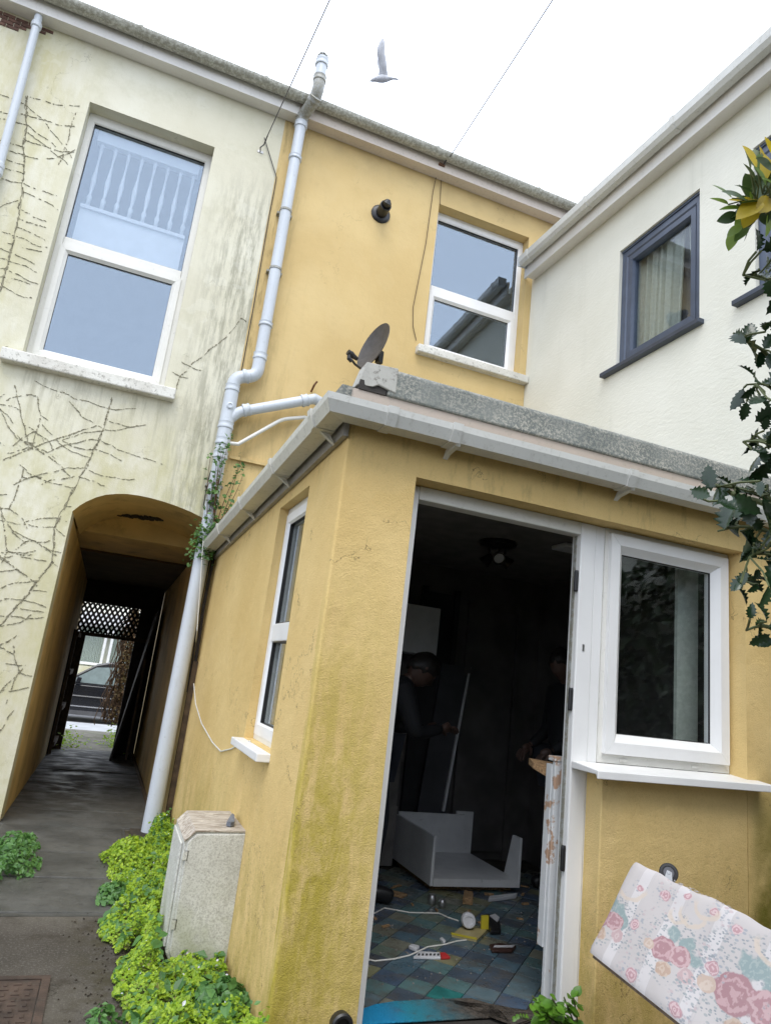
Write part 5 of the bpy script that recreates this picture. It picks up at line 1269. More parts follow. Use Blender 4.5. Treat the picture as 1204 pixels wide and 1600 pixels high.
z5 = [(510, 40, 90), (515, 110, 100), (515, 160, 70), (440, 265, 160), (480, 315, 80), (450, 390, 120), (500, 350, 90), (490, 450, 130), (180, 480, 120), (130, 575, 100), (245, 580, 140), (290, 500, 90), (345, 580, 100), (430, 510, 120), (390, 640, 130), (290, 650, 90), (280, 700, 150), (350, 700, 80), (420, 700, 130), (510, 600, 180), (520, 680, 120), (330, 780, 150), (430, 840, 150), (440, 895, 140), (500, 940, 150), (530, 850, 90), (380, 1080, 90), (350, 1130, 60), (390, 1180, 80), (450, 1140, 70), (460, 1060, 80), (500, 1085, 50), (520, 1190, 110), (430, 1280, 70), (510, 1280, 90), (460, 1350, 80), (480, 1400, 80), (480, 1450, 90), (530, 1470, 90), (535, 1150, 80), (400, 560, 90), (460, 620, 100), (480, 540, 90), (470, 760, 90), (540, 760, 100), (545, 240, 100), (540, 400, 110)]
pxl = [(1060+x*.2623, 200+y_*.2623, s*.2623) for x, y_, s in z4] + [(1060+x*.2623, 620+y_*.2623, s*.2623) for x, y_, s in z5]
for i in range(16): pxl.append((R_.uniform(1150, 1204), R_.uniform(480, 1000), R_.uniform(18, 30)))
for i in range(60): pxl.append((R_.uniform(1207, 1290), R_.uniform(380, 1020), R_.uniform(24, 42)))
twigs = [(1105, 760, 1228, 800), (1085, 775, 1140, 770), (1160, 690, 1230, 720), (1120, 830, 1228, 845), (1155, 905, 1228, 930), (1165, 985, 1228, 1000), (1150, 530, 1228, 590), (1160, 430, 1228, 470), (1180, 600, 1228, 640), (1170, 870, 1228, 885)]
nodes_ = []
for (xa, ya, xb, yb) in twigs:
    ds_ = R_.uniform(1.40, 1.52); pts = []
    for j in range(7):
        t = j/6; q = at(xb+(xa-xb)*t, yb+(ya-yb)*t-14*math.sin(t*PI), 1.53*(1-t)+ds_*t); pts.append(q); nodes_.append(q)
    root = min(range(40), key=lambda i_: ((tk[1].lerp(tk[3], i_/39))-pts[0]).length); root = tk[1].lerp(tk[3], root/39)+Vector((0, 0, -.06))
    MB().tube([root]+pts, [.007]+[.0055-.0006*j for j in range(7)], 6).build('branch', 'twig', ht)
for (x, y_, s) in pxl:
    ds_ = R_.uniform(1.38, 1.56); q = at(x, y_, ds_); L = s*ds_/FPX*R_.uniform(1.0, 1.3)
    nd = min(nodes_, key=lambda w_: (w_-q).length); dv2 = (q-nd); dv2 = dv2.normalized()*.9+rv()*.5
    dv2 = dv2-CF*dv2.dot(CF)*.6; dv2.normalize()
    nr = (-CF*.6+Vector((0, 0, .55))+rv()*.65)
    put_leaf(R_.choice(hm), 'leaf', ht, q-dv2*L*.5, dv2, nr, L)
    if (q-dv2*L*.5-nd).length > .012 and R_.random() < .8: MB().tube([nd, nd.lerp(q-dv2*L*.5, .6)+rv()*.006, q-dv2*L*.5], .0022, 4).build('leaf_stalk', 'twig', ht)
# unseen holly crown, added right of the view to shade the infill wall
def crown():
    while True:
        y_ = R_.uniform(-.6, 1.75); x = R_.uniform(1.46*max(y_, .35)+.12, 3.0); z = R_.uniform(.85, 2.3)
        c_ = Vector(((x-2.15)/.95, (y_-.5)/1.3, (z-1.6)/1.75))
        if .55 < c_.length < 1 and math.sin(x*7+z*5)*math.sin(y_*6-z*4) > -.55: return (x, y_, z), c_, 1
o = blob_leaves(4200, crown, .03, 'hedge_leaf', 'crown', ht); o['kind'] = 'stuff'
# rose: green and yellowing leaves, one hip
rs0 = at(1300, 1500, 1.6)
rs = thing('rose_bush', 'climbing rose with green and yellowing leaves and a brown hip above the holly', 'rose', (rs0.x, rs0.y, 0))
MB().tube([Vector((rs0.x, rs0.y, -.05)), at(1300, 1000, 1.6), at(1290, 500, 1.55), at(1240, 300, 1.45), at(1200, 330, 1.42), at(1150, 320, 1.40)], [.012, .010, .007, .004, .003, .002], 7).build('stem', 'twig', rs)
rm = {c_: leaf_mesh('leaf', 1, .30, c_, 0, .18, .12) for c_ in ('rose', 'rose_dark', 'rose_yellow')}
rl = [(262, 370, 95, 'rose'), (240, 430, 80, 'rose'), (340, 400, 120, 'rose_dark'), (320, 475, 100, 'rose'), (290, 535, 80, 'rose_dark'), (385, 355, 80, 'rose_dark'), (430, 345, 120, 'rose_dark'), (480, 350, 100, 'rose_dark'), (490, 280, 90, 'rose'), (400, 440, 90, 'rose_dark'), (420, 480, 130, 'rose_yellow'), (430, 520, 120, 'rose_yellow'), (500, 500, 130, 'rose_yellow'), (520, 230, 100, 'rose_yellow'), (540, 100, 90, 'rose_yellow'), (530, 450, 90, 'rose_yellow'), (425, 580, 80, 'rose_dark'), (330, 610, 70, 'rose'), (370, 630, 75, 'rose'), (315, 670, 80, 'rose'), (400, 640, 50, 'rose_dark'), (530, 400, 90, 'rose'), (530, 580, 90, 'rose'), (545, 320, 90, 'rose'), (350, 500, 80, 'rose_dark'), (460, 400, 90, 'rose'), (370, 540, 70, 'rose'), (505, 420, 80, 'rose_dark')]
rl += [(R_.uniform(380, 620), R_.uniform(140, 560), R_.uniform(70, 115), R_.choice(['rose', 'rose_dark', 'rose_dark', 'rose_yellow'])) for _ in range(26)]
for (x, y_, s, c_) in rl:
    ds_ = R_.uniform(1.36, 1.46); q = at(1060+x*.2623, 200+y_*.2623, ds_); L = s*.2623*ds_/FPX*1.25
    hub = at(1190, 320, 1.42); dv2 = ((q-hub).normalized()+rv()*.35); dv2 = (dv2-CF*dv2.dot(CF)*.6).normalized()
    put_leaf(rm[c_], 'leaf', rs, q-dv2*L*.5, dv2, -CF*.7+Vector((0, 0, .5))+rv()*.5, L)
    MB().tube([q-dv2*L*.5, (q-dv2*L*.5).lerp(hub, .5)+rv()*.01, hub+rv()*.012], .0014, 4).build('leaf_stalk', 'twig', rs)
hq = at(1060+385*.2623, 200+572*.2623, 1.41)
MB().lathe(hq-Vector((0, 0, .007)), (.3, 0, 1), [(.001, 0), (.005, .001), (.0075, .007), (.006, .013), (.002, .017)], 10).build('rose_hip', plain('brown_hip', (.22, .08, .04), .4), rs, smooth=True)

# ivy shrub against the low wall of the pale wing, added out of view to darken the kitchen window reflection
iv = thing('unseen_ivy_shrub', 'unseen dark ivy shrub added at the foot of the pale wing', 'shrub', (3.4, .9, 0))
def ivp():
    y_ = R_.uniform(-1.2, 2.25); z = R_.uniform(0, 2.5+.25*math.sin(y_*4))
    return (3.50-abs(R_.gauss(0, .11)), y_, z), (-1, -.2, .3), 1
blob_leaves(6000, ivp, .05, 'hedge_leaf', 'foliage', iv)
MB().tube([(3.5, .9, 0), (3.5, .8, 1.0), (3.52, 1.0, 2.2)], [.04, .03, .012], 8).build('stem', 'bark', iv)
# dark garden hedge behind the viewer (seen only as a reflection in the glass)
gh = thing('garden_hedge', 'tall dark green hedge closing the garden opposite the extension', 'hedge', (1.5, -4.6, 0))
def hpos():
    x = R_.uniform(-4, 7.5); h = 3.5+.4*math.sin(x*1.3)+.25*math.sin(x*3.1); z = h*R_.random()**.8
    return (x, -4.3-R_.random()*.7+.25*math.sin(x*2.3+z*1.7), z), (0, 1, .3), 1
blob_leaves(13000, hpos, .085, 'hedge_leaf', 'foliage', gh)
bx('core', 'soil_ground', gh, W, -4, 7.5, 0, 2.9, -5.0, -4.9)

# ================================================================ INSIDE THE KITCHEN
ZF = .026                                             # top of the tiles
# ceiling spotlights
lc = on_z(778, 847, 2.244)
cl_ = thing('ceiling_spotlight', 'round black ceiling light with swivel spot heads inside the kitchen', 'ceiling light', lc)
MAT['bronze'] = plain('dark_bronze', (.03, .027, .025), .3, .1, metal=.6)
MB().lathe(lc, (0, 0, -1), [(.001, 0), (.125, 0), (.125, .018), (.118, .025), (.001, .025)], 28).build('rose', 'bronze', cl_, smooth='auto')
for i in range(3):
    a = 2.2+i*2.1; b = lc+Vector((.06*math.cos(a), .06*math.sin(a), -.025)); dr = Vector((math.cos(a)*.8, math.sin(a)*.8-.3, -.6)).normalized()
    MB().tube([b, b+Vector((0, 0, -.05))], .008, 8).build('stem', 'bronze', cl_)
    h = MB().lathe(b+Vector((0, 0, -.085))-dr*.03, dr, [(.001, 0), (.022, 0), (.030, .02), (.042, .07), (.042, .078), (.036, .078), (.034, .06), (.001, .055)], 18).build('spot_head', 'bronze', cl_, smooth='auto')
    MB().lathe(b+Vector((0, 0, -.085))+dr*.028, dr, [(.001, 0), (.033, 0), (.033, .004), (.001, .008)], 16).build('lamp', 'unit_white', h)
q = on_z(888, 853, 2.244); bx('ceiling_vent', 'unit_white', None, W, q.x-.08, q.x+.09, 2.216, 2.244, q.y-.08, q.y+.08, bevel=.008)
tag(bpy.data.objects['ceiling_vent'], 'square white vent plate on the kitchen ceiling', 'vent')
# broken cabinet carcass lying on its back
cb = thing('cabinet_carcass', 'broken white kitchen cabinet carcass lying on the tiled floor', 'cabinet', (2.42, 4.55, ZF))
zb = ZF+.035
bx('back_panel', 'unit_white', cb, W, 2.12, 2.73, zb, zb+.045, 4.235, 4.90)
bx('side_panel', 'unit_white', cb, W, 2.10, 2.119, zb, zb+.29, 4.24, 4.90, bevel=.002)
bx('far_panel', 'unit_white', cb, W, 2.1195, 2.66, zb+.046, zb+.31, 4.882, 4.90, bevel=.002); bx('loose_panel', 'unit_white', cb, W, 2.60, 2.74, zb+.0, zb+.33, 4.905, 4.922)
MB().prism([(2.7305, 4.235, zb), (2.7305, 4.235, zb+.30), (2.7305, 4.33, zb+.30), (2.7305, 4.42, zb)], (.018, 0, 0)).build('end_panel', 'unit_white', cb)
bx('plinth_strip', 'unit_edge', cb, W, 2.13, 2.72, ZF, zb-.001, 4.30, 4.85)
MB().lathe((2.1195, 4.40, zb+.23), (1, 0, 0), [(.001, 0), (.028, 0), (.024, .02), (.001, .022)], 14).build('handle_boss', 'black', cb)
# worn base unit end panel just inside the door
be = thing('base_unit', 'worn white kitchen unit end panel with chipped paint beside the door frame', 'kitchen unit', (2.0, 2.85, ZF))
def worn():
    g = G('chipped_white_paint', .45)
    k = g.mix(g.ramp(g.noise(6, 6), .3, .7), (.58, .60, .61), (.68, .69, .69))
    x, y_, z = g.xyz(); n_ = g.ramp(g.noise(7, 6, .65), .57, .61)
    k = g.mix(n_, k, (.44, .29, .20)); k = g.mix(g.ramp(g.noise(60, 6, .7), .62, .7, 0, .5), k, (.3, .29, .27)); g.col(k); return g.m
MAT['worn'] = worn()
bx('end_panel', 'worn', be, W, 1.934, 2.45, ZF, 1.0, 2.752, 2.772, bevel=.003)
bx('back_batten', 'worn', be, W, 1.930, 1.962, .24, .985, 2.7725, 2.815, bevel=.002)
bx('cap_strip', 'worn', be, W, 1.928, 2.45, 1.0005, 1.022, 2.748, 2.80, bevel=.003)
MB().prism([(2.30, 2.82, .90), (1.99, 2.83, .905), (1.93, 2.92, .945), (1.955, 3.0, .955), (2.30, 3.04, .93)], (0, 0, .028)).build('broken_worktop', 'unit_edge', be)
bx('carcass', 'worn', be, W, 2.20, 2.45, ZF, .898, 2.7725, 3.0)
# wall cupboard, leaning board, stacked cartons at the back
wc = bx('wall_cupboard', 'unit_white', None, W, 1.93, 2.26, 1.50, 1.86, 4.80, 5.098, bevel=.006); tag(wc, 'small white wall cupboard above the bending person', 'cupboard')
MAT['board_grey'] = plain('grey_board', (.055, .055, .06), .6)
def px_panel(pxs, Y, th, mat, name, label, cat):
    pts = [on_y(x, y_, Y) for x, y_ in pxs]; return tag(MB().prism(pts, (0, th, 0)).build(name, mat), label, cat)
lb = thing('leaning_board', 'grey board with pale edge leaning against the kitchen back wall', 'board', (2.35, 4.97, ZF))
P_ = [(2.27, 4.96, ZF), (2.50, 4.95, ZF), (2.68, 5.06, 1.46), (2.44, 5.06, 1.46)]
MB().prism(P_, (0, .02, 0)).build('panel', 'board_grey', lb)
MB().prism([Vector(P_[1])+Vector((.001, 0, .35)), Vector(P_[1])+Vector((.02, 0, .35)), Vector(P_[2])+Vector((.02, 0, 0)), Vector(P_[2])+Vector((.001, 0, 0))], (0, .02, 0)).build('edge_strip', 'unit_white', lb)
ctn = thing('carton_stack', 'pale cartons stacked behind the bending person', 'cartons', (1.94, 4.93, ZF))
for i, (a, b, z0, z1) in enumerate(((1.80, 2.07, ZF, .42), (1.82, 2.06, .421, .72), (1.81, 2.08, .721, .98))): bx('carton', 'interior_ceiling', ctn, W, a, b, z0, z1, 4.80, 5.07, bevel=.004)
# litter on the floor
def fl(x, y_, dz=0.): q = on_z(x, y_, ZF); q.z += dz; return q
MAT['yellow_plastic'] = plain('yellow_plastic', (.60, .50, .04), .4); MAT['red'] = plain('red_print', (.45, .03, .03), .5); MAT['brown_pack'] = plain('brown_wrapper', (.05, .025, .02), .4); MAT['cream_tray'] = plain('cream_tray', (.42, .36, .18), .5)
q = fl(735, 1462); yt = thing('yellow_tray', 'yellow plastic tray holding a round white tape roll on the floor', 'tray', q)
pts = [fl(705, 1464), fl(744, 1472), fl(760, 1456), fl(722, 1449)]
MB().prism(pts, (0, 0, .010)).build('tray', 'cream_tray', yt)
MB().prism([pts[2]+Vector((-.03, .005, .0105)), pts[2]+Vector((.012, .005, .0105)), pts[2]+Vector((.012, .01, .075)), pts[2]+Vector((-.03, .01, .075))], (0, .012, 0)).build('flap', 'yellow_plastic', yt)
MB().prism([pts[0]+Vector((0, -.002, .0105)), pts[1]+Vector((0, -.002, .0105)), pts[1]+Vector((0, .010, .0105)), pts[0]+Vector((0, .010, .0105))], (0, 0, .008)).build('rim', 'yellow_plastic', yt)
rq = fl(731, 1455, .050); MB().lathe(rq+Vector((0, .02, 0)), (-.25, -1, .15), [(.001, 0), (.036, 0), (.038, .006), (.038, .038), (.034, .044), (.022, .045), (.020, .040), (.001, .040)], 22).build('tape_roll', 'white_plastic', yt, smooth='auto')
def floor_wire(pxs, label, r=.0038):
    pts = [fl(x, y_, r) for x, y_ in pxs]
    tag(MB().tube(pts, r, 6).build('electric_cable', 'cream_wire' if 'cream_wire' in MAT else 'upvc_old'), label, 'cable')
floor_wire([(560, 1497), (585, 1503), (615, 1500), (640, 1494), (668, 1481), (695, 1477), (712, 1472), (728, 1470)], 'white electric cable running to the yellow tray')
floor_wire([(562, 1424), (585, 1428), (600, 1420), (640, 1427), (685, 1428), (700, 1435), (716, 1440)], 'pale electric cable lying across the floor before the cabinet')
pk = thing('torn_packet', 'torn white and red packet on the tiled floor', 'packet', fl(670, 1492))
MB().prism([fl(645, 1499), fl(688, 1500), fl(686, 1492), fl(655, 1490)], (0, 0, .012)).build('wrapper', 'white_plastic', pk, bevel=.003); MB().prism([fl(688.5, 1500), fl(703, 1499), fl(695, 1492), fl(686.5, 1492)], (0, 0, .012)).build('red_end', 'red', pk, bevel=.003)
for i, lx in enumerate((652, 658, 664, 670, 676, 682)): MB().prism([fl(lx, 1497.5, .0125), fl(lx+3.2, 1497.6, .0125), fl(lx+3.6, 1494.6, .0125), fl(lx+.6, 1494.4, .0125)], (0, 0, .0006)).build('print_mark', 'black', pk)
q = fl(642, 1486); tag(MB().prism([fl(637, 1484), fl(650, 1489), fl(655, 1484), fl(642, 1481)], (0, 0, .02)).build('paper_scrap', 'white_plastic', bevel=.006), 'crumpled white paper scrap beside the torn packet', 'paper')
q = tag(MB().prism([fl(686, 1470), fl(693, 1477), fl(696, 1474), fl(690, 1468)], (0, 0, .014)).build('paper_scrap', 'white_plastic', bevel=.004), 'small white paper scrap beside the white cable', 'paper')
wp_ = thing('brown_wrapper', 'crumpled dark brown wrapper on the tiled floor', 'wrapper', fl(785, 1484))
MB().prism([fl(763, 1480), fl(768, 1490), fl(800, 1490), fl(806, 1482), fl(780, 1478)], (0, 0, .016)).build('foil', 'brown_pack', wp_, bevel=.006); MB().prism([fl(770, 1486, .0165), fl(800, 1486, .0165), fl(804, 1482.5, .0165), fl(772, 1483, .0165)], (0, 0, .001)).build('print_mark', 'white_plastic', wp_)
cr_ = thing('cloth_rag', 'dark rag with pale patch beside the yellow tray', 'rag', fl(768, 1448))
MB().prism([fl(756, 1436), fl(765, 1462), fl(782, 1461), fl(781, 1448), fl(774, 1436)], (0, 0, .030)).build('rag', 'black', cr_, bevel=.012); MB().prism([fl(764, 1441, .031), fl(776, 1451, .031), fl(779, 1444, .031), fl(772, 1438, .031)], (0, 0, .004)).build('patch', 'white_plastic', cr_)
for i, (x, y_) in enumerate(((674, 1412), (690, 1417))):
    jr = fl(x, y_); o = MB().lathe(jr, (0, 0, 1), [(.001, 0), (.022, 0), (.026, .005), (.026, .035), (.020, .044), (.019, .052), (.016, .052), (.001, .046)], 16).build('steel_knob', 'steel', smooth='auto')
    tag(o, ('taller', 'smaller')[i]+' round metal knob on the floor in front of the cabinet', 'knob', 'metal knobs on the floor')
    if i: o.scale = (.85, .85, .8); o.location = jr*.15; o.location.z = jr.z*.2
tag(MB().prism([fl(722, 1413), fl(738, 1415), fl(738, 1402), fl(724, 1400)], (0, 0, .035)).build('wood_block', 'unit_edge', bevel=.004), 'splintered wood block under the cabinet front edge', 'wood')
tag(MB().prism([fl(762, 1410), fl(806, 1404), fl(808, 1400), fl(764, 1405)], (0, 0, .02)).build('plastic_strip', 'white_plastic', bevel=.003), 'white plastic strip lying under the cabinet front edge', 'strip')
mb = MB()
for i in range(240):
    x, y_ = R_.uniform(1.15, 2.9), R_.uniform(2.75, 4.3); s = R_.uniform(.002, .009); q = Vector((x, y_, ZF))
    a = R_.uniform(0, 6); mb.add([q+Vector((s*math.cos(a), s*math.sin(a), 0)), q+Vector((s*math.cos(a+2), s*math.sin(a+2), 0)), q+Vector((s*math.cos(a+4), s*math.sin(a+4), 0)), q+Vector((0, 0, s*.7))], [(0, 1, 3), (1, 2, 3), (2, 0, 3), (0, 2, 1)])
tag(mb.build('plaster_dust', 'interior_ceiling', fix=False), 'crumbs of plaster scattered over the tiled floor', 'debris', kind='stuff')
mb = MB()
for i in range(14):
    x, y_ = R_.uniform(580, 830), R_.uniform(1385, 1470); q = fl(x, y_); s = R_.uniform(.012, .035); a = R_.uniform(0, 3)
    mb.box(Fr((q.x, q.y, q.z), (math.cos(a), math.sin(a), 0), (-math.sin(a), math.cos(a), 0)), -s, s, 0, R_.uniform(.004, .012), -s*.3, s*.3)
tag(mb.build('wood_splinters', 'unit_edge'), 'wood splinters scattered around the broken cabinet', 'debris', kind='stuff')
tag(MB().prism([fl(580, 1392), fl(628, 1404), fl(636, 1400), fl(590, 1388)], (0, 0, .012)).build('timber_lath', 'unit_edge'), 'thin timber lath lying left of the broken cabinet', 'timber')
# door mat with spilt turquoise paint
def mat_paint():
    g = G('paint_stained_mat', .85)
    x, y_, z = g.xyz()
    k = g.mix(g.ramp(g.noise(30, 6, .7), .35, .65), (.035, .028, .022), (.09, .072, .055))
    f = g.mul(g.ramp(x, 1.62, 1.30), g.ramp(g.noise(9, 6, .7), .30, .60))
    k = g.mix(f, k, (.01, .20, .27)); k = g.mix(g.mul(g.ramp(x, 1.36, 1.18), g.ramp(g.noise(6, 3), .25, .5)), k, (.0, .21, .42))
    g.col(k); g.bump(g.noise(160, 4), .8, .01); return g.m
MAT['mat'] = mat_paint()
mb = []
for (x, y_) in ((566, 1579), (585, 1572), (615, 1567), (650, 1565), (690, 1563), (735, 1562), (765, 1571), (785, 1585), (800, 1605)): mb.append(fl(x, y_, .0005))
mb += [Vector((1.90, D+.13, ZF+.0005)), Vector((1.10, D+.13, ZF+.0005))]
mt = tag(MB().prism(mb, (0, 0, .007)).build('door_mat', 'mat', bevel=.003), 'worn door mat stained with turquoise and blue paint', 'mat')

# ---------------------------------------------------------------- people
def skinned(vs, es, rs, sub=2):
    me = bpy.data.meshes.new('tmp'); me.from_pydata([tuple(v) for v in vs], es, []); o = bpy.data.objects.new('tmp', me); C.objects.link(o)
    sk = o.modifiers.new('s', 'SKIN'); sk.use_smooth_shade = True
    for i, d_ in enumerate(me.skin_vertices[0].data): d_.radius = (rs[i], rs[i]) if not isinstance(rs[i], tuple) else rs[i]; d_.use_root = (i == 0)
    o.modifiers.new('ss', 'SUBSURF').levels = sub; o.modifiers['ss'].render_levels = sub
    dg = bpy.context.evaluated_depsgraph_get(); dg.update(); ev_ = o.evaluated_get(dg); em = ev_.to_mesh()
    r_ = ([v.co.copy() for v in em.vertices], [list(p_.vertices) for p_ in em.polygons]); ev_.to_mesh_clear()
    bpy.data.objects.remove(o); bpy.data.meshes.remove(me); return r_
def head_mesh(c, f, u, s=1.):
    f = Vector(f).normalized(); u = Vector(u); u = (u-f*u.dot(f)).normalized(); r_ = f.cross(u)
    NL, NA = 26, 32; vs = []; fs = []
    for i in range(NL+1):
        ph = PI*i/NL
        for j in range(NA):
            th = 2*PI*j/NA; x = math.sin(ph)*math.cos(th); y_ = math.sin(ph)*math.sin(th); z = math.cos(ph)
            X = x*.098; Y = y_*.074; Z = z*.118
            if z < 0: Y *= 1+.28*z; X *= (1+.10*z) if x > 0 else 1+.35*z
            g_ = lambda a, b, w1, w2: math.exp(-((y_-a)/w1)**2-((z-b)/w2)**2) if x > 0 else 0
            X += .024*g_(0, -.16, .13, .13)+.010*g_(0, .02, .10, .16)          # nose
            X -= .012*(g_(.36, .06, .17, .10)+g_(-.36, .06, .17, .10))          # eye sockets
            X += .007*(g_(.36, .19, .25, .06)+g_(-.36, .19, .25, .06))          # brows
            X += .006*g_(0, -.45, .22, .06)-.007*g_(0, -.51, .24, .03)+.006*g_(0, -.57, .22, .05)  # lips
            X += .008*g_(0, -.85, .3, .14)                                     # chin
            vs.append(Vector(c)+(f*X+r_*Y+u*Z)*s)
    fs = [(i*NA+j, i*NA+(j+1) % NA, (i+1)*NA+(j+1) % NA, (i+1)*NA+j) for i in range(NL) for j in range(NA)]
    mb = MB().add(vs, fs)
    for sg in (-1, 1):                                                          # ears
        mb.tube([Vector(c)+(r_*sg*.068-f*.006-u*(.034-.011*i))*s for i in range(7)], [.004*s, .010*s, .014*s, .017*s, .018*s, .015*s, .006*s], 10)
    return mb, f, u, r_
def person(name, label, J, f, u, cloth, hair_len, grip):
    """J: joint dict in metres"""
    root = thing(name, label, 'person', (J['pel'].x, J['pel'].y, ZF))
    if 'skin' not in MAT: MAT['skin'] = plain('skin', (.10, .055, .04), .5, .08, 30); MAT['hair'] = plain('dark_hair', (.016, .012, .010), .5, .2, 60)
    order = ['pel', 'spi', 'che', 'nek', 'hed', 'shL', 'elL', 'wrL', 'shR', 'elR', 'wrR', 'hiL', 'knL', 'anL', 'toL', 'hiR', 'knR', 'anR', 'toR']
    ed = [('pel', 'spi'), ('spi', 'che'), ('che', 'nek'), ('nek', 'hed'), ('che', 'shL'), ('shL', 'elL'), ('elL', 'wrL'), ('che', 'shR'), ('shR', 'elR'), ('elR', 'wrR'), ('pel', 'hiL'), ('hiL', 'knL'), ('knL', 'anL'), ('anL', 'toL'), ('pel', 'hiR'), ('hiR', 'knR'), ('knR', 'anR'), ('anR', 'toR')]
    rad = dict(pel=.135, spi=.125, che=.14, nek=.058, hed=.055, sh=.068, el=.044, wr=.028, hi=.088, kn=.058, an=.040, to=.034)
    idx = {k_: i for i, k_ in enumerate(order)}; R2 = lambda k_: rad.get(k_, rad.get(k_[:2]))
    vs, fs = skinned([J[k_] for k_ in order], [(idx[a], idx[b]) for a, b in ed], [R2(k_)*.9 for k_ in order])
    mb = MB().add(vs, fs); hm_, hf, hu, hr_ = head_mesh(J['head'], f, u); mb.add(hm_.v, hm_.f)
    for s_ in 'LR':                                                             # hands: palm, four fingers, thumb
        w_ = J['wr'+s_]; fd = (w_-J['el'+s_]).normalized(); side = fd.cross(Vector((0, 0, 1))); side = side.normalized() if side.length > .1 else Vector((0, 1, 0)); pn = side.cross(fd)
        pv, pf = skinned([w_, w_+fd*.045, w_+fd*.085], [(0, 1), (1, 2)], [.026, (.020, .038), (.016, .040)], 1); mb.add(pv, pf)
        for i, L in enumerate((.068, .078, .072, .056)):
            b = w_+fd*.085+side*(-.030+.020*i); c1 = b+fd*L*.45-pn*grip*.3*L; c2 = c1+fd*L*.32*(1-grip*.6)-pn*grip*.55*L; c3 = c2+fd*L*.22*(1-grip)-pn*grip*.35*L
            mb.add(*skinned([b-fd*.02, b, c1, c2, c3], [(0, 1), (1, 2), (2, 3), (3, 4)], [.009, .0095, .0088, .008, .007], 1))
        b = w_+fd*.03+side*-.030; mb.add(*skinned([b, b+fd*.03-side*.022-pn*.01, b+fd*.058-side*.026-pn*.02*(1+grip)], [(0, 1), (1, 2)], [.012, .010, .008], 1))
    mb.build('body', 'skin', root, smooth=True, fix=False)
    def cloth_part(nm, ks, rr, mat):
        i2 = {k_: i for i, k_ in enumerate(ks)}; e2_ = [(i2[a], i2[b]) for a, b in ed if a in i2 and b in i2]
        MB().add(*skinned([J[k_] for k_ in ks], e2_, [R2(k_)*rr for k_ in ks])).build(nm, mat, root, smooth=True, fix=False)
    cloth_part('jacket', ['pel', 'spi', 'che', 'nek', 'shL', 'elL', 'wrL', 'shR', 'elR', 'wrR'], 1.12, cloth[0])
    cloth_part('trousers', ['pel', 'hiL', 'knL', 'anL', 'hiR', 'knR', 'anR'], 1.16, cloth[1])
    for s_ in 'LR': MB().add(*skinned([J['an'+s_]-Vector((0, 0, .03)), (J['an'+s_]+J['to'+s_])/2, J['to'+s_]], [(0, 1), (1, 2)], [.052, .046, .042])).build('shoe', 'black', root, smooth=True, fix=False)
    hx_ = J['pel'].x
    # hair: shell over the crown, back and sides
    vs = []; fs = []; NL, NA = 16, 32
    for i in range(NL+1):
        for j in range(NA):
            th = 2*PI*j/NA; lim = 1.12+1.05*(.5-.5*math.cos(th))**.75*hair_len+.10*math.sin(9*th)+.06*math.sin(17*th+1); ph = lim*i/NL
            x = math.sin(ph)*math.cos(th); y_ = math.sin(ph)*math.sin(th); z = math.cos(ph); t_ = 1.09+.055*MN.noise((x*3, y_*3, z*3+hx_))+.035*MN.noise((x*9, y_*9, z*9))-.12*(i == NL)-.03*(i == NL-1)
            vs.append(Vector(J['head'])+hf*(x*.100*t_)+hr_*(y_*.078*t_)+hu*(z*.120*t_))
    fs = [(i*NA+j, i*NA+(j+1) % NA, (i+1)*NA+(j+1) % NA, (i+1)*NA+j) for i in range(NL) for j in range(NA)]
    MB().add(vs, fs).build('hair', 'hair', root, smooth=True, fix=False)
    return root
V3 = lambda *a: Vector(a)
MAT['jacket_black'] = plain('black_jacket', (.010, .010, .012), .8); MAT['jeans_dark'] = plain('dark_jeans', (.015, .017, .024), .85)
hx, hy_ = 2.99, 4.20
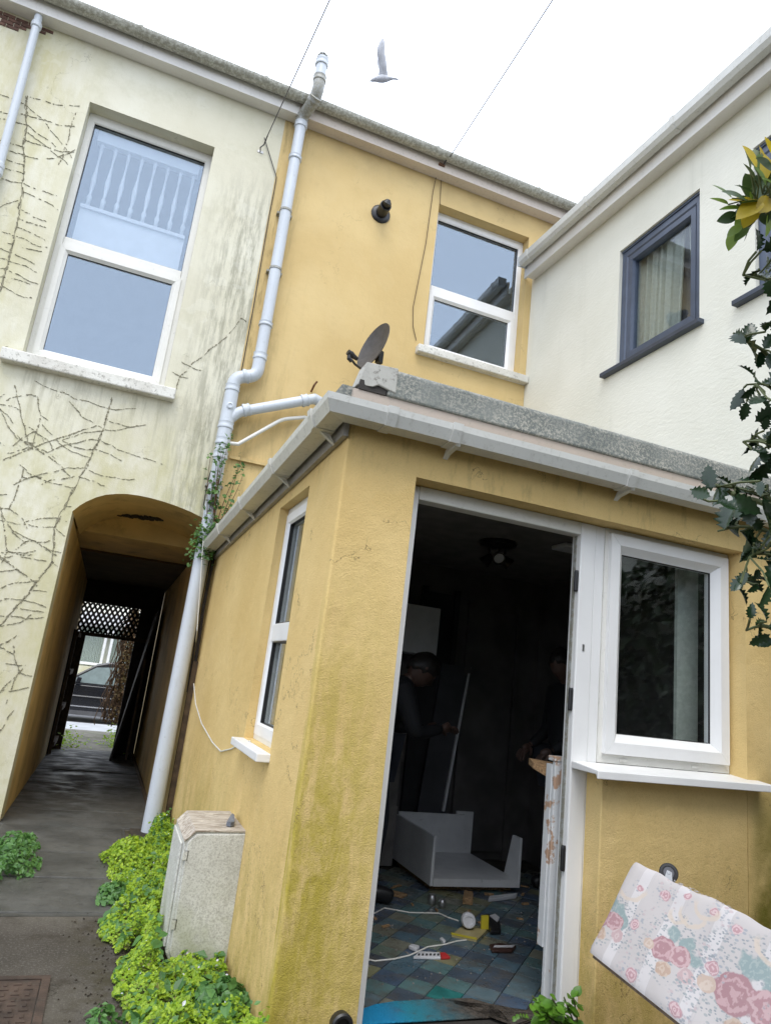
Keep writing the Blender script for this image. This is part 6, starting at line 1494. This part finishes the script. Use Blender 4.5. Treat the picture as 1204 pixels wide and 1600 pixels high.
person('person', 'person in dark top standing in the kitchen and looking down', dict(pel=V3(hx+.06, hy_+.02, .90), spi=V3(hx+.07, hy_+.02, 1.08), che=V3(hx+.05, hy_+.01, 1.27), nek=V3(hx+.03, hy_, 1.40), hed=V3(hx+.005, hy_, 1.46), head=V3(hx-.03, hy_-.01, 1.525),
       shL=V3(hx+.02, hy_-.17, 1.33), elL=V3(hx-.02, hy_-.22, 1.06), wrL=V3(hx-.20, hy_-.18, .95), shR=V3(hx+.06, hy_+.18, 1.33), elR=V3(hx+.04, hy_+.23, 1.06), wrR=V3(hx-.14, hy_+.17, .95),
       hiL=V3(hx+.05, hy_-.09, .86), knL=V3(hx+.03, hy_-.10, .47), anL=V3(hx+.07, hy_-.11, .11), toL=V3(hx-.10, hy_-.12, .062), hiR=V3(hx+.06, hy_+.10, .86), knR=V3(hx+.05, hy_+.12, .47), anR=V3(hx+.09, hy_+.13, .11), toR=V3(hx-.08, hy_+.14, .062)), (-.86, -.30, -.40), (-.3, -.05, 1), ('jacket_black', 'jeans_dark'), .8, .5)
hx, hy_ = 1.66, 4.15
person('person', 'person in black bending forward over a board by the cupboard', dict(pel=V3(hx-.10, hy_+.02, .88), spi=V3(hx-.08, hy_+.02, 1.04), che=V3(hx+.0, hy_+.02, 1.19), nek=V3(hx+.10, hy_, 1.28), hed=V3(hx+.14, hy_, 1.32), head=V3(hx+.20, hy_, 1.365),
       shL=V3(hx+.02, hy_+.18, 1.22), elL=V3(hx+.14, hy_+.24, .98), wrL=V3(hx+.36, hy_+.20, 1.0), shR=V3(hx+.02, hy_-.17, 1.22), elR=V3(hx+.10, hy_-.22, .98), wrR=V3(hx+.32, hy_-.12, 1.02),
       hiL=V3(hx-.10, hy_+.10, .84), knL=V3(hx-.02, hy_+.12, .46), anL=V3(hx-.06, hy_+.13, .11), toL=V3(hx+.11, hy_+.15, .062), hiR=V3(hx-.10, hy_-.09, .84), knR=V3(hx-.03, hy_-.11, .46), anR=V3(hx-.07, hy_-.12, .11), toR=V3(hx+.10, hy_-.14, .062)), (.72, -.05, -.70), (.6, 0, .8), ('jacket_black', 'jeans_dark'), 1., .6)
